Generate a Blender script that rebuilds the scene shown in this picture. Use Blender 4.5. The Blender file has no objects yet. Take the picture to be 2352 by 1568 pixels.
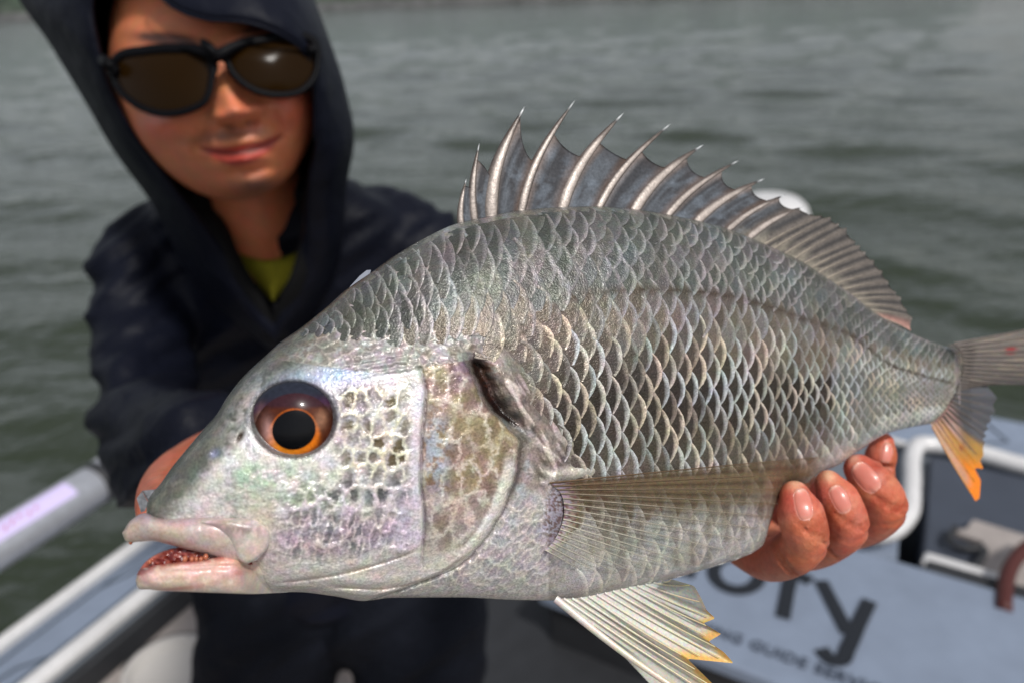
import bpy, math, random
import numpy as np
from mathutils import Vector
random.seed(3)
rng = np.random.default_rng(7)
C_ = bpy.context.scene.collection
scene = bpy.context.scene
PI = math.pi

# ------------------------------------------------------------------ camera
PITCH, ROLL = math.radians(23.5), math.radians(2.0)
CAM = np.array([0.0, 0.0, 1.85])
Fv = np.array([0, math.cos(PITCH), -math.sin(PITCH)])
R0 = np.array([1.0, 0, 0]); U0 = np.array([0, math.sin(PITCH), math.cos(PITCH)])
Rv = R0*math.cos(ROLL) - U0*math.sin(ROLL)
Uv = U0*math.cos(ROLL) + R0*math.sin(ROLL)
FL = 1829.0
cam_d = bpy.data.cameras.new("camera"); cam = bpy.data.objects.new("camera", cam_d); C_.objects.link(cam)
scene.camera = cam
from mathutils import Matrix
M = Matrix(((Rv[0], Uv[0], -Fv[0], CAM[0]), (Rv[1], Uv[1], -Fv[1], CAM[1]), (Rv[2], Uv[2], -Fv[2], CAM[2]), (0, 0, 0, 1)))
cam.matrix_world = M
cam_d.sensor_width = 36; cam_d.lens = 36*FL/2352.0
cam_d.clip_start = 0.01; cam_d.clip_end = 5000
cam_d.dof.use_dof = True; cam_d.dof.focus_distance = 0.232; cam_d.dof.aperture_fstop = 9.5
cam_d.dof.aperture_blades = 0

# ------------------------------------------------------------------ world, sun, exposure
w = bpy.data.worlds.new("World"); scene.world = w; w.use_nodes = True
SUN_EL, SUN_AZ = math.radians(52), math.radians(150)     # azimuth from +Y clockwise (east of the view, behind the photographer)
nt = w.node_tree; nt.nodes.clear()
sky = nt.nodes.new("ShaderNodeTexSky"); sky.sky_type = 'NISHITA'; sky.sun_disc = False
sky.sun_elevation = SUN_EL; sky.sun_rotation = SUN_AZ; sky.dust_density = 2.0; sky.air_density = 1.0; sky.ozone_density = 2.0
hs = nt.nodes.new("ShaderNodeHueSaturation"); hs.inputs['Saturation'].default_value = 0.30
bg = nt.nodes.new("ShaderNodeBackground"); bg.inputs['Strength'].default_value = 0.125
wo = nt.nodes.new("ShaderNodeOutputWorld")
nt.links.new(sky.outputs[0], hs.inputs['Color']); nt.links.new(hs.outputs[0], bg.inputs['Color']); nt.links.new(bg.outputs[0], wo.inputs['Surface'])
sd = bpy.data.lights.new("sun", 'SUN'); sd.energy = 2.9; sd.angle = math.radians(6); sd.color = (1, .97, .92)
sun = bpy.data.objects.new("sun", sd); C_.objects.link(sun)
sdir = Vector((math.sin(SUN_AZ)*math.cos(SUN_EL), math.cos(SUN_AZ)*math.cos(SUN_EL), math.sin(SUN_EL)))
sun.rotation_euler = sdir.to_track_quat('Z', 'Y').to_euler()
scene.view_settings.view_transform = 'Standard'; scene.view_settings.look = 'None'
scene.view_settings.gamma = 1; scene.view_settings.use_curve_mapping = False
scene.view_settings.exposure = 0.0
scene.cycles.use_denoising = True

# ------------------------------------------------------------------ helpers
def P(x, y, d):
    x = np.asarray(x, float); y = np.asarray(y, float); d = np.asarray(d, float)
    return CAM + d[..., None]*(Fv + Rv*((x-1176)/FL)[..., None] + Uv*((784-y)/FL)[..., None])
def PV(x, y, d): return Vector(P(x, y, d))
def G(x, y, z):
    r = Fv + Rv*(x-1176)/FL + Uv*(784-y)/FL
    return CAM + r*((z-CAM[2])/r[2])
HB = math.radians(25)
def BT(s, f, z=0.0):      # boat frame (to the right, forward) -> world
    return np.array([s*math.cos(HB)+f*math.sin(HB), -s*math.sin(HB)+f*math.cos(HB), z])
def lin(c):
    c = np.asarray(c, float)/255.0
    return np.where(c <= 0.04045, c/12.92, ((c+0.055)/1.055)**2.4)
_tab = rng.random((256, 256))
def vnoise(x, y, seed=0):
    x = np.asarray(x, float)+seed*37.3; y = np.asarray(y, float)+seed*17.9
    xi = np.floor(x).astype(int); yi = np.floor(y).astype(int); fx = x-xi; fy = y-yi
    fx = fx*fx*(3-2*fx); fy = fy*fy*(3-2*fy)
    g = lambda a, b: _tab[a & 255, b & 255]
    return (g(xi, yi)*(1-fx)+g(xi+1, yi)*fx)*(1-fy)+(g(xi, yi+1)*(1-fx)+g(xi+1, yi+1)*fx)*fy
def fbm(x, y, seed=0, o=4):
    a = 0; s = 0; k = 1.0
    for i in range(o):
        a = a+k*vnoise(x*2**i, y*2**i, seed+i*3); s += k; k *= .5
    return a/s
def worley(x, y, seed=0):
    x = np.asarray(x, float); y = np.asarray(y, float)
    xi = np.floor(x).astype(int); yi = np.floor(y).astype(int)
    f1 = np.full(x.shape, 9.0); f2 = np.full(x.shape, 9.0); cid = np.zeros(x.shape)
    for a in (-1, 0, 1):
        for b in (-1, 0, 1):
            gx = xi+a; gy = yi+b
            px = gx+.5+.7*(_tab[(gx+seed*13) & 255, (gy+seed*7) & 255]-.5)+.5*(gy & 1)-.25
            py = gy+.5+.7*(_tab[(gy+seed*5+91) & 255, (gx+seed*3+17) & 255]-.5)
            d = np.hypot(x-px, y-py); m = d < f1
            f2 = np.where(m, f1, np.minimum(f2, d)); cid = np.where(m, _tab[(gx*3+5) & 255, (gy*5+11) & 255], cid); f1 = np.where(m, d, f1)
    return f1, f2, cid
def ss(a, b, x):
    t = np.clip((np.asarray(x, float)-a)/(b-a), 0, 1); return t*t*(3-2*t)
def ell(x, y, cx, cy, rx, ry, rot=0, p=2.0):
    c, s = math.cos(math.radians(rot)), math.sin(math.radians(rot))
    dx = x-cx; dy = y-cy; u = (dx*c+dy*s)/rx; v = (-dx*s+dy*c)/ry
    return np.exp(-(u*u+v*v)**(p/2))
def mix(col, m, c):
    m = np.clip(m, 0, 1)[..., None]; return col*(1-m)+np.asarray(c)*m
def interp(pts):
    a = np.array(pts, float)
    def f(x):
        # monotone-ish cubic (catmull) interpolation
        x = np.asarray(x, float); xs, ys = a[:, 0], a[:, 1]
        m = np.gradient(ys, xs)
        # limit slopes
        dl = np.diff(ys)/np.diff(xs)
        for i in range(1, len(xs)-1):
            m[i] = 0 if dl[i-1]*dl[i] <= 0 else 2*dl[i-1]*dl[i]/(dl[i-1]+dl[i])
        i = np.clip(np.searchsorted(xs, x)-1, 0, len(xs)-2)
        h = xs[i+1]-xs[i]; t = np.clip((x-xs[i])/h, 0, 1)
        return (2*t**3-3*t**2+1)*ys[i]+(t**3-2*t**2+t)*h*m[i]+(-2*t**3+3*t**2)*ys[i+1]+(t**3-t**2)*h*m[i+1]
    return f
def curve(pts, n, smooth=True):
    """resample a polyline (k-dim) to n points, catmull-rom"""
    a = np.array(pts, float)
    seg = np.linalg.norm(np.diff(a[:, :2], axis=0), axis=1); t = np.concatenate([[0], np.cumsum(seg)]); t /= t[-1]
    q = np.linspace(0, 1, n); out = []
    for k in range(a.shape[1]):
        if not smooth: out.append(np.interp(q, t, a[:, k])); continue
        m = np.gradient(a[:, k], t) if len(t) > 2 else np.full(len(t), (a[-1, k]-a[0, k]))
        i = np.clip(np.searchsorted(t, q)-1, 0, len(t)-2); h = t[i+1]-t[i]; u = (q-t[i])/h
        out.append((2*u**3-3*u**2+1)*a[i, k]+(u**3-2*u**2+u)*h*m[i]+(-2*u**3+3*u**2)*a[i+1, k]+(u**3-u**2)*h*m[i+1])
    return np.array(out).T

def link(me, name, mat, parent=None):
    o = bpy.data.objects.new(name, me); C_.objects.link(o)
    if mat is not None: me.materials.append(mat)
    if parent is not None: o.parent = parent
    return o
def mesh(name, verts, faces, mat, parent=None, cols=None, smooth=True, origin=None):
    verts = np.asarray(verts, float).reshape(-1, 3)
    off = np.array(parent_world(parent)) if parent is not None else (np.array(origin) if origin is not None else np.zeros(3))
    verts = verts-off
    me = bpy.data.meshes.new(name)
    if isinstance(faces, np.ndarray):
        n, k = faces.shape
        me.vertices.add(len(verts)); me.vertices.foreach_set("co", verts.ravel().astype(np.float32))
        me.loops.add(n*k); me.loops.foreach_set("vertex_index", faces.ravel().astype(np.int32))
        me.polygons.add(n); me.polygons.foreach_set("loop_start", np.arange(0, n*k, k, dtype=np.int32))
        me.polygons.foreach_set("loop_total", np.full(n, k, dtype=np.int32))
        me.update(calc_edges=True)
    else:
        me.from_pydata([tuple(v) for v in verts], [], faces)
    me.validate()
    if cols is not None:
        cols = np.asarray(cols, float).reshape(-1, 3)
        at = me.color_attributes.new("Col", 'FLOAT_COLOR', 'POINT')
        at.data.foreach_set("color", np.concatenate([cols, np.ones((len(cols), 1))], 1).ravel().astype(np.float32))
    if smooth: me.polygons.foreach_set("use_smooth", np.ones(len(me.polygons), dtype=bool))
    o = link(me, name, mat, parent)
    if parent is None and origin is not None: o.location = Vector(origin)
    return o
_roots = {}
def parent_world(p):
    v = Vector((0, 0, 0)); q = p
    while q is not None:
        v = v+q.location; q = q.parent
    return v
def thing(name, label, cat, loc, group=None, kind=None):
    o = bpy.data.objects.new(name, None); C_.objects.link(o); o.location = Vector(loc)
    o.empty_display_size = .05
    return tag(o, label, cat, group, kind)
def tag(o, label=None, cat=None, group=None, kind=None):
    if label: o['label'] = label
    if cat: o['category'] = cat
    if group: o['group'] = group
    if kind: o['kind'] = kind
    return o
def gridfaces(nu, nv, close_u=False, close_v=False, flip=False):
    iu = np.arange(nu if close_u else nu-1); iv = np.arange(nv if close_v else nv-1)
    a, b = np.meshgrid(iu, iv, indexing='ij'); a2 = (a+1) % nu; b2 = (b+1) % nv
    f = np.stack([a*nv+b, a2*nv+b, a2*nv+b2, a*nv+b2], -1).reshape(-1, 4)
    return f[:, ::-1] if flip else f
def slab(name, X, Y, Dn, Df, mat, parent, cols=None, colsb=None, origin=None, far=None):
    """closed solid from a front sheet and a back sheet over the same grid"""
    nu, nv = X.shape
    A = P(X, Y, Dn); B = far if far is not None else P(X, Y, Df)
    V = np.concatenate([A.reshape(-1, 3), B.reshape(-1, 3)])
    N = nu*nv; f1 = gridfaces(nu, nv); f2 = gridfaces(nu, nv, flip=True)+N
    idx = np.arange(N).reshape(nu, nv)
    loop = np.concatenate([idx[0, :], idx[1:, -1], idx[-1, -2::-1], idx[-2:0:-1, 0]])
    l2 = np.roll(loop, -1); side = np.stack([loop, loop+N, l2+N, l2], -1)
    F = np.concatenate([f1, f2, side])
    c = None
    if cols is not None:
        c = np.concatenate([cols.reshape(-1, 3), (colsb if colsb is not None else cols).reshape(-1, 3)])
    return mesh(name, V, F, mat, parent, c, origin=origin)
def tubemesh(pts, rad, n=16, cap=True, flat=1.0, up=None):
    """tube along world points with radii -> verts, faces(list)"""
    pts = np.asarray(pts, float); k = len(pts); T = np.gradient(pts, axis=0); T /= np.linalg.norm(T, axis=1)[:, None]+1e-12
    u = np.array(up if up is not None else (0.1, 0.2, 1.0)); V = []; rad = np.broadcast_to(np.asarray(rad, float), (k,))
    for i in range(k):
        s = np.cross(T[i], u); s /= np.linalg.norm(s)+1e-12; v = np.cross(s, T[i])
        a = np.arange(n)*2*PI/n
        V.append(pts[i]+rad[i]*(np.cos(a)[:, None]*s+flat*np.sin(a)[:, None]*v))
    V = np.concatenate(V); F = [tuple(int(q) for q in r) for r in gridfaces(k, n, close_v=True)]
    if cap:
        F.append(tuple(range(n-1, -1, -1))[::-1]); F.append(tuple((k-1)*n+j for j in range(n))[::-1])
    return V, F
class MB:
    def __init__(s): s.v = []; s.f = []; s.n = 0
    def add(s, V, F):
        V = np.asarray(V, float).reshape(-1, 3)
        s.f += [tuple(int(i)+s.n for i in f) for f in F]; s.v.append(V); s.n += len(V)
    def tube(s, pts, rad, n=12, **k): s.add(*tubemesh(pts, rad, n, **k))
    def ball(s, c, r, n=16, m=12):
        r = np.broadcast_to(np.asarray(r, float), (3,)); V = []; th = np.linspace(0.02, PI-.02, m); ph = np.arange(n)*2*PI/n
        for t in th: V += [[c[0]+r[0]*math.sin(t)*math.cos(p), c[1]+r[1]*math.sin(t)*math.sin(p), c[2]+r[2]*math.cos(t)] for p in ph]
        F = [tuple(r_) for r_ in gridfaces(m, n, close_v=True)]+[tuple(range(n))[::-1], tuple((m-1)*n+j for j in range(n))]
        s.add(V, F)
    def prism(s, poly, z0, z1):
        n = len(poly); V = [(p[0], p[1], z0) for p in poly]+[(p[0], p[1], z1) for p in poly]
        F = [tuple(range(n))[::-1], tuple(range(n, 2*n))]+[(i, (i+1) % n, n+(i+1) % n, n+i) for i in range(n)]
        s.add(V, F)
    def build(s, name, mat, parent=None, smooth=False, origin=None, bevel=0):
        o = mesh(name, np.concatenate(s.v), s.f, mat, parent, smooth=smooth, origin=origin)
        bm = __import__('bmesh').new(); bm.from_mesh(o.data); __import__('bmesh').ops.recalc_face_normals(bm, faces=bm.faces); bm.to_mesh(o.data); bm.free()
        if bevel:
            b = o.modifiers.new("bevel", 'BEVEL'); b.width = bevel; b.segments = 3; b.limit_method = 'ANGLE'
        return o

# ------------------------------------------------------------------ materials
def mat(name, color=None, rough=.5, metal=0.0, attr=False, noise=None, bump=None, coat=0.0, coat_r=.1, sss=0.0, spec=.5, alpha=None, sheen=0, trans=0, film=0, ior=None, sssr=(1, .3, .15), ssss=.003):
    m = bpy.data.materials.new(name); m.use_nodes = True; t = m.node_tree; b = t.nodes['Principled BSDF']
    L = t.links.new; N = t.nodes.new
    tc = N('ShaderNodeTexCoord')
    if attr:
        a = N('ShaderNodeAttribute'); a.attribute_name = 'Col'; src = a.outputs['Color']
    else:
        r = N('ShaderNodeRGB'); r.outputs[0].default_value = (*color, 1); src = r.outputs[0]
    if noise:   # (scale, strength, detail)
        for (sc, st, hue) in noise:
            n = N('ShaderNodeTexNoise'); n.inputs['Scale'].default_value = sc; n.inputs['Detail'].default_value = 5
            L(tc.outputs['Object'], n.inputs['Vector'])
            mr = N('ShaderNodeMapRange'); mr.inputs[1].default_value = .3; mr.inputs[2].default_value = .7; mr.inputs[3].default_value = 1-st; mr.inputs[4].default_value = 1+st
            L(n.outputs['Fac'], mr.inputs[0])
            if hue:
                sp = N('ShaderNodeSeparateColor'); L(n.outputs['Color'], sp.inputs[0]); cb = N('ShaderNodeCombineColor')
                for k in range(3):
                    m2 = N('ShaderNodeMapRange'); m2.inputs[1].default_value = .3; m2.inputs[2].default_value = .7; m2.inputs[3].default_value = 1-st; m2.inputs[4].default_value = 1+st
                    L(sp.outputs[k], m2.inputs[0]); L(m2.outputs[0], cb.inputs[k])
                fac = cb.outputs[0]
            else: fac = mr.outputs[0]
            mx = N('ShaderNodeVectorMath'); mx.operation = 'MULTIPLY'; L(src, mx.inputs[0]); L(fac, mx.inputs[1]); src = mx.outputs[0]
    L(src, b.inputs['Base Color'])
    b.inputs['Roughness'].default_value = rough; b.inputs['Metallic'].default_value = metal
    b.inputs['Coat Weight'].default_value = coat; b.inputs['Coat Roughness'].default_value = coat_r
    b.inputs['Specular IOR Level'].default_value = spec
    if sss:
        b.inputs['Subsurface Weight'].default_value = sss; b.inputs['Subsurface Radius'].default_value = sssr; b.inputs['Subsurface Scale'].default_value = ssss
    if sheen: b.inputs['Sheen Weight'].default_value = sheen
    if trans: b.inputs['Transmission Weight'].default_value = trans
    if ior: b.inputs['IOR'].default_value = ior
    if film:
        b.inputs['Thin Film Thickness'].default_value = film
    if alpha is not None:
        if alpha == 'attr':
            a2 = N('ShaderNodeAttribute'); a2.attribute_name = 'Alpha'; L(a2.outputs['Fac'], b.inputs['Alpha'])
        else: b.inputs['Alpha'].default_value = alpha
    if bump:
        prev = None
        for (sc, dist) in bump:
            n = N('ShaderNodeTexNoise'); n.inputs['Scale'].default_value = sc; n.inputs['Detail'].default_value = 4
            L(tc.outputs['Object'], n.inputs['Vector'])
            bp = N('ShaderNodeBump'); bp.inputs['Strength'].default_value = 1; bp.inputs['Distance'].default_value = dist
            L(n.outputs['Fac'], bp.inputs['Height'])
            if prev: L(prev.outputs[0], bp.inputs['Normal'])
            prev = bp
        L(prev.outputs[0], b.inputs['Normal'])
        if coat: L(prev.outputs[0], b.inputs['Coat Normal'])
    return m
M_skinfish = mat('fish_skin', rough=.27, metal=.15, spec=.4, attr=True, noise=[(1500, .30, False), (260, .09, True)], bump=[(1300, .00024), (350, .0003)], coat=.16, coat_r=.08)
M_scale = mat('fish_scale', rough=.26, metal=.30, spec=.4, attr=True, noise=[(2300, .45, False), (500, .05, True), (90, .07, True)], bump=[(1900, .00022), (420, .0003)], coat=.14, coat_r=.08)
M_fin = mat('fin_membrane', rough=.35, metal=0, spec=.35, attr=True, noise=[(1200, .25, False), (250, .15, False)], bump=[(900, .0002)], coat=.12, coat_r=.1)
M_finT = mat('fin_translucent', rough=.35, attr=True, noise=[(1200, .2, True)], bump=[(900, .0001)], coat=.4, coat_r=.1, alpha='attr')
M_spine = mat('fin_spine', rough=.38, metal=.12, spec=.35, attr=True, noise=[(1500, .25, False), (300, .15, False)], bump=[(1300, .00012)], coat=.12, coat_r=.12)
M_lip = mat('fish_lip', rough=.36, attr=True, noise=[(2200, .14, False), (300, .12, True)], bump=[(1800, .00008)], coat=.5, coat_r=.15, sss=.15, ssss=.002)
M_eye = mat('eye_surface', rough=.25, attr=True, noise=[(900, .2, False)], coat=.16, coat_r=.04, spec=.1)
M_skin = mat('human_skin', rough=.42, attr=True, noise=[(500, .10, False), (90, .10, True)], bump=[(1500, .00022), (420, .0003)], sss=.25, ssss=.004)
M_nail = mat('finger_nail', attr=True, rough=.35, coat=.3, coat_r=.1, noise=[(200, .05, False)], sss=.2, ssss=.002)
M_navy = mat('navy_fabric', color=(.0042, .0052, .0110), spec=.12, rough=.55, noise=[(6, .25, False), (900, .12, False)], bump=[(14, .006), (45, .003)])
M_navy2 = mat('dark_lining_fabric', color=(.004, .004, .0045), spec=.15, rough=.8, noise=[(30, .2, False)], bump=[(30, .004)])
M_black = mat('black_plastic', color=(.003, .003, .004), rough=.5, spec=.08, noise=[(100, .1, False)])
M_shirt = mat('yellow_green_cotton', color=lin((128, 122, 14)), rough=.9, noise=[(200, .15, False)], bump=[(400, .0006)])
M_pants = mat('dark_trouser_fabric', color=(.005, .006, .010), spec=.1, rough=.8, noise=[(8, .3, False)], bump=[(12, .015), (40, .005)])

# ------------------------------------------------------------------ water, far shore
def water():
    r = np.concatenate([np.geomspace(.6, 90, 330), np.geomspace(93, 3000, 40)]); a = np.linspace(-PI, PI, 1080, endpoint=False)
    a = a[(np.abs(a) < 1.0) | (np.arange(len(a)) % 12 == 0)]
    Rr, A = np.meshgrid(r, a, indexing='ij'); X = Rr*np.sin(A); Y = Rr*np.cos(A); Z = np.zeros_like(X)
    rs = np.random.default_rng(5)
    att = np.clip(1.0-Rr/95, 0, 1)
    wx = X+1.2*fbm(X*.35, Y*.35, 3, 2); wy = Y+1.2*fbm(X*.35, Y*.35, 8, 2)
    for i in range(26):
        L = 2.6*(.86**i); th = math.radians(72+rs.normal()*26); k = 2*PI/L; ph = rs.random()*6.28
        q = np.sin(k*(wx*math.cos(th)+wy*math.sin(th))+ph)
        fade = np.clip(1.3-Rr/(L*26), 0, 1)
        Z += .0082*L*q*fade*(0.75+.5*vnoise(X*.5, Y*.5, i))
    Z += .02*(fbm(X*1.1, Y*2.0, 2, 4)-.5)*att
    V = np.stack([X, Y, Z], -1)
    m = bpy.data.materials.new('water'); m.use_nodes = True; t = m.node_tree; b = t.nodes['Principled BSDF']; N = t.nodes.new; L_ = t.links.new
    b.inputs['Base Color'].default_value = (*lin((47, 54, 42)), 1); b.inputs['Roughness'].default_value = .06; b.inputs['IOR'].default_value = 1.33
    tc = N('ShaderNodeTexCoord'); prev = None
    for sc, dist, stretch in ((1.6, .06, 1.8), (6, .022, 1.5), (18, .007, 1.3)):
        mp = N('ShaderNodeMapping'); mp.inputs['Scale'].default_value = (1, stretch, 1); mp.inputs['Rotation'].default_value = (0, 0, .25)
        n = N('ShaderNodeTexNoise'); n.inputs['Scale'].default_value = sc; n.inputs['Detail'].default_value = 3
        L_(tc.outputs['Object'], mp.inputs[0]); L_(mp.outputs[0], n.inputs['Vector'])
        bp = N('ShaderNodeBump'); bp.inputs['Distance'].default_value = dist; bp.inputs['Strength'].default_value = 1; L_(n.outputs['Fac'], bp.inputs['Height'])
        if prev: L_(prev.outputs[0], bp.inputs['Normal'])
        prev = bp
    L_(prev.outputs[0], b.inputs['Normal'])
    o = mesh('water', V, gridfaces(len(r), len(a), close_v=True, flip=True), m)
    tag(o, kind='structure')
water()
def shore():
    a = G(-900, 82, 0); b = G(2300, -29, 0)
    d = (b-a); n = 220; V = []; per = np.array([-d[1], d[0], 0]); per /= np.linalg.norm(per)
    if per[1] < 0: per = -per
    for i in range(n):
        p = a+d*i/(n-1); j = vnoise(i*.3, 1)*6
        for off, z in ((-2, -1), (0, .05), (2, 1.1+vnoise(i*.9, 5)*.8), (6+j, 1.6), (9+j, 4+3*vnoise(i*.25, 9)), (30, 9+4*vnoise(i*.15, 3)), (60, 7)):
            V.append(p+per*off+np.array([0, 0, z]))
    V = np.array(V); cols = np.tile(np.array([lin((60, 60, 60)), lin((74, 74, 74)), lin((80, 80, 80)), lin((66, 74, 64)), lin((44, 62, 48)), lin((40, 56, 44)), lin((40, 52, 44))]), (n, 1))
    o = mesh('far_shore', V, gridfaces(n, 7), mat('shore_bank', attr=True, rough=.95, noise=[(.6, .4, False), (.15, .3, False)]), cols=cols)
    tag(o, kind='structure')
shore()

# ------------------------------------------------------------------ boat
M_eva = mat('grey_blue_deck_pad', color=lin((120, 131, 149)), rough=.7, noise=[(3, .08, False), (14, .08, False), (400, .08, False)], bump=[(700, .0006)])
M_groove = mat('dark_groove', color=lin((62, 72, 84)), rough=.8)
M_white = mat('white_gelcoat', color=(.60, .59, .59), rough=.35, noise=[(9, .08, False), (70, .06, False)], coat=.3)
M_alu = mat('brushed_aluminium', color=(.50, .51, .55), rough=.42, metal=.55, noise=[(60, .1, False)])
M_beige = mat('beige_moulded_liner', color=lin((150, 142, 138)), rough=.7, noise=[(12, .12, False)], bump=[(30, .003)])
M_dark = mat('dark_cushion', color=lin((58, 64, 76)), rough=.6, noise=[(10, .08, False)], bump=[(500, .0005)])
M_hull = mat('boat_hull_grey', color=lin((100, 106, 114)), rough=.5)
M_blackg = mat('black_rubber', color=(.018, .019, .022), rough=.6, noise=[(20, .15, False)])
M_text = mat('dark_vinyl_lettering', color=lin((22, 26, 33)), rough=.5)
M_small = mat('grey_vinyl_lettering', color=lin((62, 70, 84)), rough=.5)
boat = thing('fishing_boat', 'grey and white fishing boat the angler stands in, with blue grey deck pads', 'boat', BT(-.3, 1.0, 0))
def sfpoly(pts): return [tuple(BT(a, b)[:2]) for a, b in pts]
def bprism(name, pts, z0, z1, m, parent=boat, bevel=0):
    q = MB(); q.prism(sfpoly(pts), z0, z1); return q.build(name, m, parent, bevel=bevel)
# hull and floor
bprism('hull', [(-1.65, -1.2), (1.15, -1.2), (1.15, 2.55), (.95, 2.78), (-1.45, 3.06), (-1.65, 2.8)], -.25, .18, M_hull)
bprism('floor', [(-1.44, -1.0), (1.0, -1.0), (1.0, 2.4), (-1.44, 2.7)], .184, .205, M_beige)
# port side deck with pads and rims
bprism('side_deck', [(-1.655, -1.2), (-1.452, -1.2), (-1.452, 2.86), (-1.655, 2.9)], .184, .535, M_hull, bevel=.01)
bprism('side_pad', [(-1.622, -1.15), (-1.49, -1.15), (-1.49, 2.8), (-1.622, 2.8)], .538, .548, M_eva)
for s0, s1 in ((-1.655, -1.625), (-1.487, -1.449)):
    bprism('edge_rim', [(s0, -1.2), (s1, -1.2), (s1, 2.86), (s0, 2.86)], .538, .572, M_white, bevel=.012)
bprism('inner_liner', [(-1.449, -1.0), (-1.425, -1.0), (-1.425, 2.7), (-1.449, 2.7)], .466, .532, M_blackg, bevel=.004)
bprism('inner_ledge', [(-1.449, -1.0), (-1.12, -1.0), (-1.12, 2.6), (-1.449, 2.6)], .21, .464, M_beige, bevel=.012)
# grooves cut in the pads
def groove(pts, z, wd=.006):
    q = MB(); W = [BT(a, b, z) for a, b in pts]
    q.tube(W, wd, 6, flat=.35); return q.build('groove', M_groove, boat, smooth=True)
for a in (-1.600, -1.512): groove([(a, -1.1), (a, 2.75)], .548, .005)
f = .1
while f < 2.6:
    groove([(-1.600, f), (-1.575, f+.06), (-1.550, f+.19), (-1.512, f+.24)], .5485, .005); f += .44
# stern deck behind the fish's tail
ang = math.radians(-8)
far_a = [(-1.44, 2.72), (-1.44, 3.0), (.96, 2.74), (1.1, 2.5), (1.1, 2.36)]
bprism('stern_deck', [(-1.44, 2.42), (-1.44, 3.02), (.96, 2.76), (1.12, 2.52), (1.12, 2.1)], .19, .485, M_hull, bevel=.01)
bprism('stern_pad', [(-1.40, 2.84), (-1.40, 2.99), (.95, 2.74), (1.09, 2.50), (1.09, 2.40), (.18, 2.515)], .488, .498, M_eva)
for k in range(7):
    s = -1.2+k*.33
    c0 = 2.93-(s+1.4)*.106
    groove([(s, c0), (s+.05, c0-.1), (s-.03, c0-.15), (s+.0, c0-.24)], .4985, .007)
for k in range(2):
    pass
# white tubular frame round a dark cushion hatch
q = MB(); z = .53
rp = [(1.2, 2.325), (.52, 2.435), (.30, 2.475), (.235, 2.455), (.222, 2.40), (.215, 2.2), (.20, 2.03), (.16, 1.95), (.06, 1.90), (-.1, 1.90)]
cv = curve(rp, 60)
q.tube([BT(a, b, z) for a, b in cv], .026, 12); q.build('white_rail', M_white, boat, smooth=True)
q = MB(); q.tube([BT(a, b, .50) for a, b in curve([(-.5, 2.62), (.12, 2.515), (.24, 2.485)], 12)], .012, 8); q.build('thin_rail', M_white, boat, smooth=True)
bprism('hatch_well', [(.24, 1.86), (1.1, 1.74), (1.1, 2.09), (1.1, 2.33), (.27, 2.43)], .21, .512, M_dark, bevel=.01)
bprism('side_panel', [(-.5, 1.86), (.19, 1.93), (.205, 2.46), (-.5, 2.56)], .21, .47, M_eva, bevel=.01)
for (x0, y0, x1, y1) in ((2150, 1258, 2352, 1330),):
    pass
def gz(pts, z): return [tuple(G(x, y, z)[:2]) for x, y in pts]
q = MB(); q.prism(gz([(2235, 1190), (2352, 1225), (2420, 1240), (2400, 1400), (2300, 1350), (2222, 1315), (2245, 1285), (2262, 1262), (2255, 1240), (2185, 1215), (2218, 1212)], .535), .515, .535)
q.build('bracket_plate', M_beige, boat, bevel=.004)
q = MB(); q.tube([G(x, y, .537) for x, y in curve([(2195, 1210), (2180, 1240), (2215, 1258), (2262, 1262), (2248, 1290), (2225, 1310), (2150, 1290)], 30)], .009, 8); q.build('bracket_seal', M_blackg, boat, smooth=True)
q = MB(); q.prism(gz([(2125, 1262), (2330, 1322), (2322, 1352), (2115, 1290)], .56), .5, .56); q.build('hatch_ledge', M_white, boat, bevel=.01)
q = MB(); q.prism(gz([(2130, 1282), (2380, 1352), (2380, 1385), (2120, 1305)], .58), .56, .58); q.build('ledge_seal', M_blackg, boat, bevel=.004)
q = MB(); q.tube([G(x, y, .60) for x, y in curve([(2400, 1235), (2352, 1262), (2322, 1300), (2308, 1350), (2306, 1400)], 20)], .017, 10); q.build('grab_strap', mat('dark_red_strap', color=lin((70, 24, 18)), rough=.6), boat, smooth=True)
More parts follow.
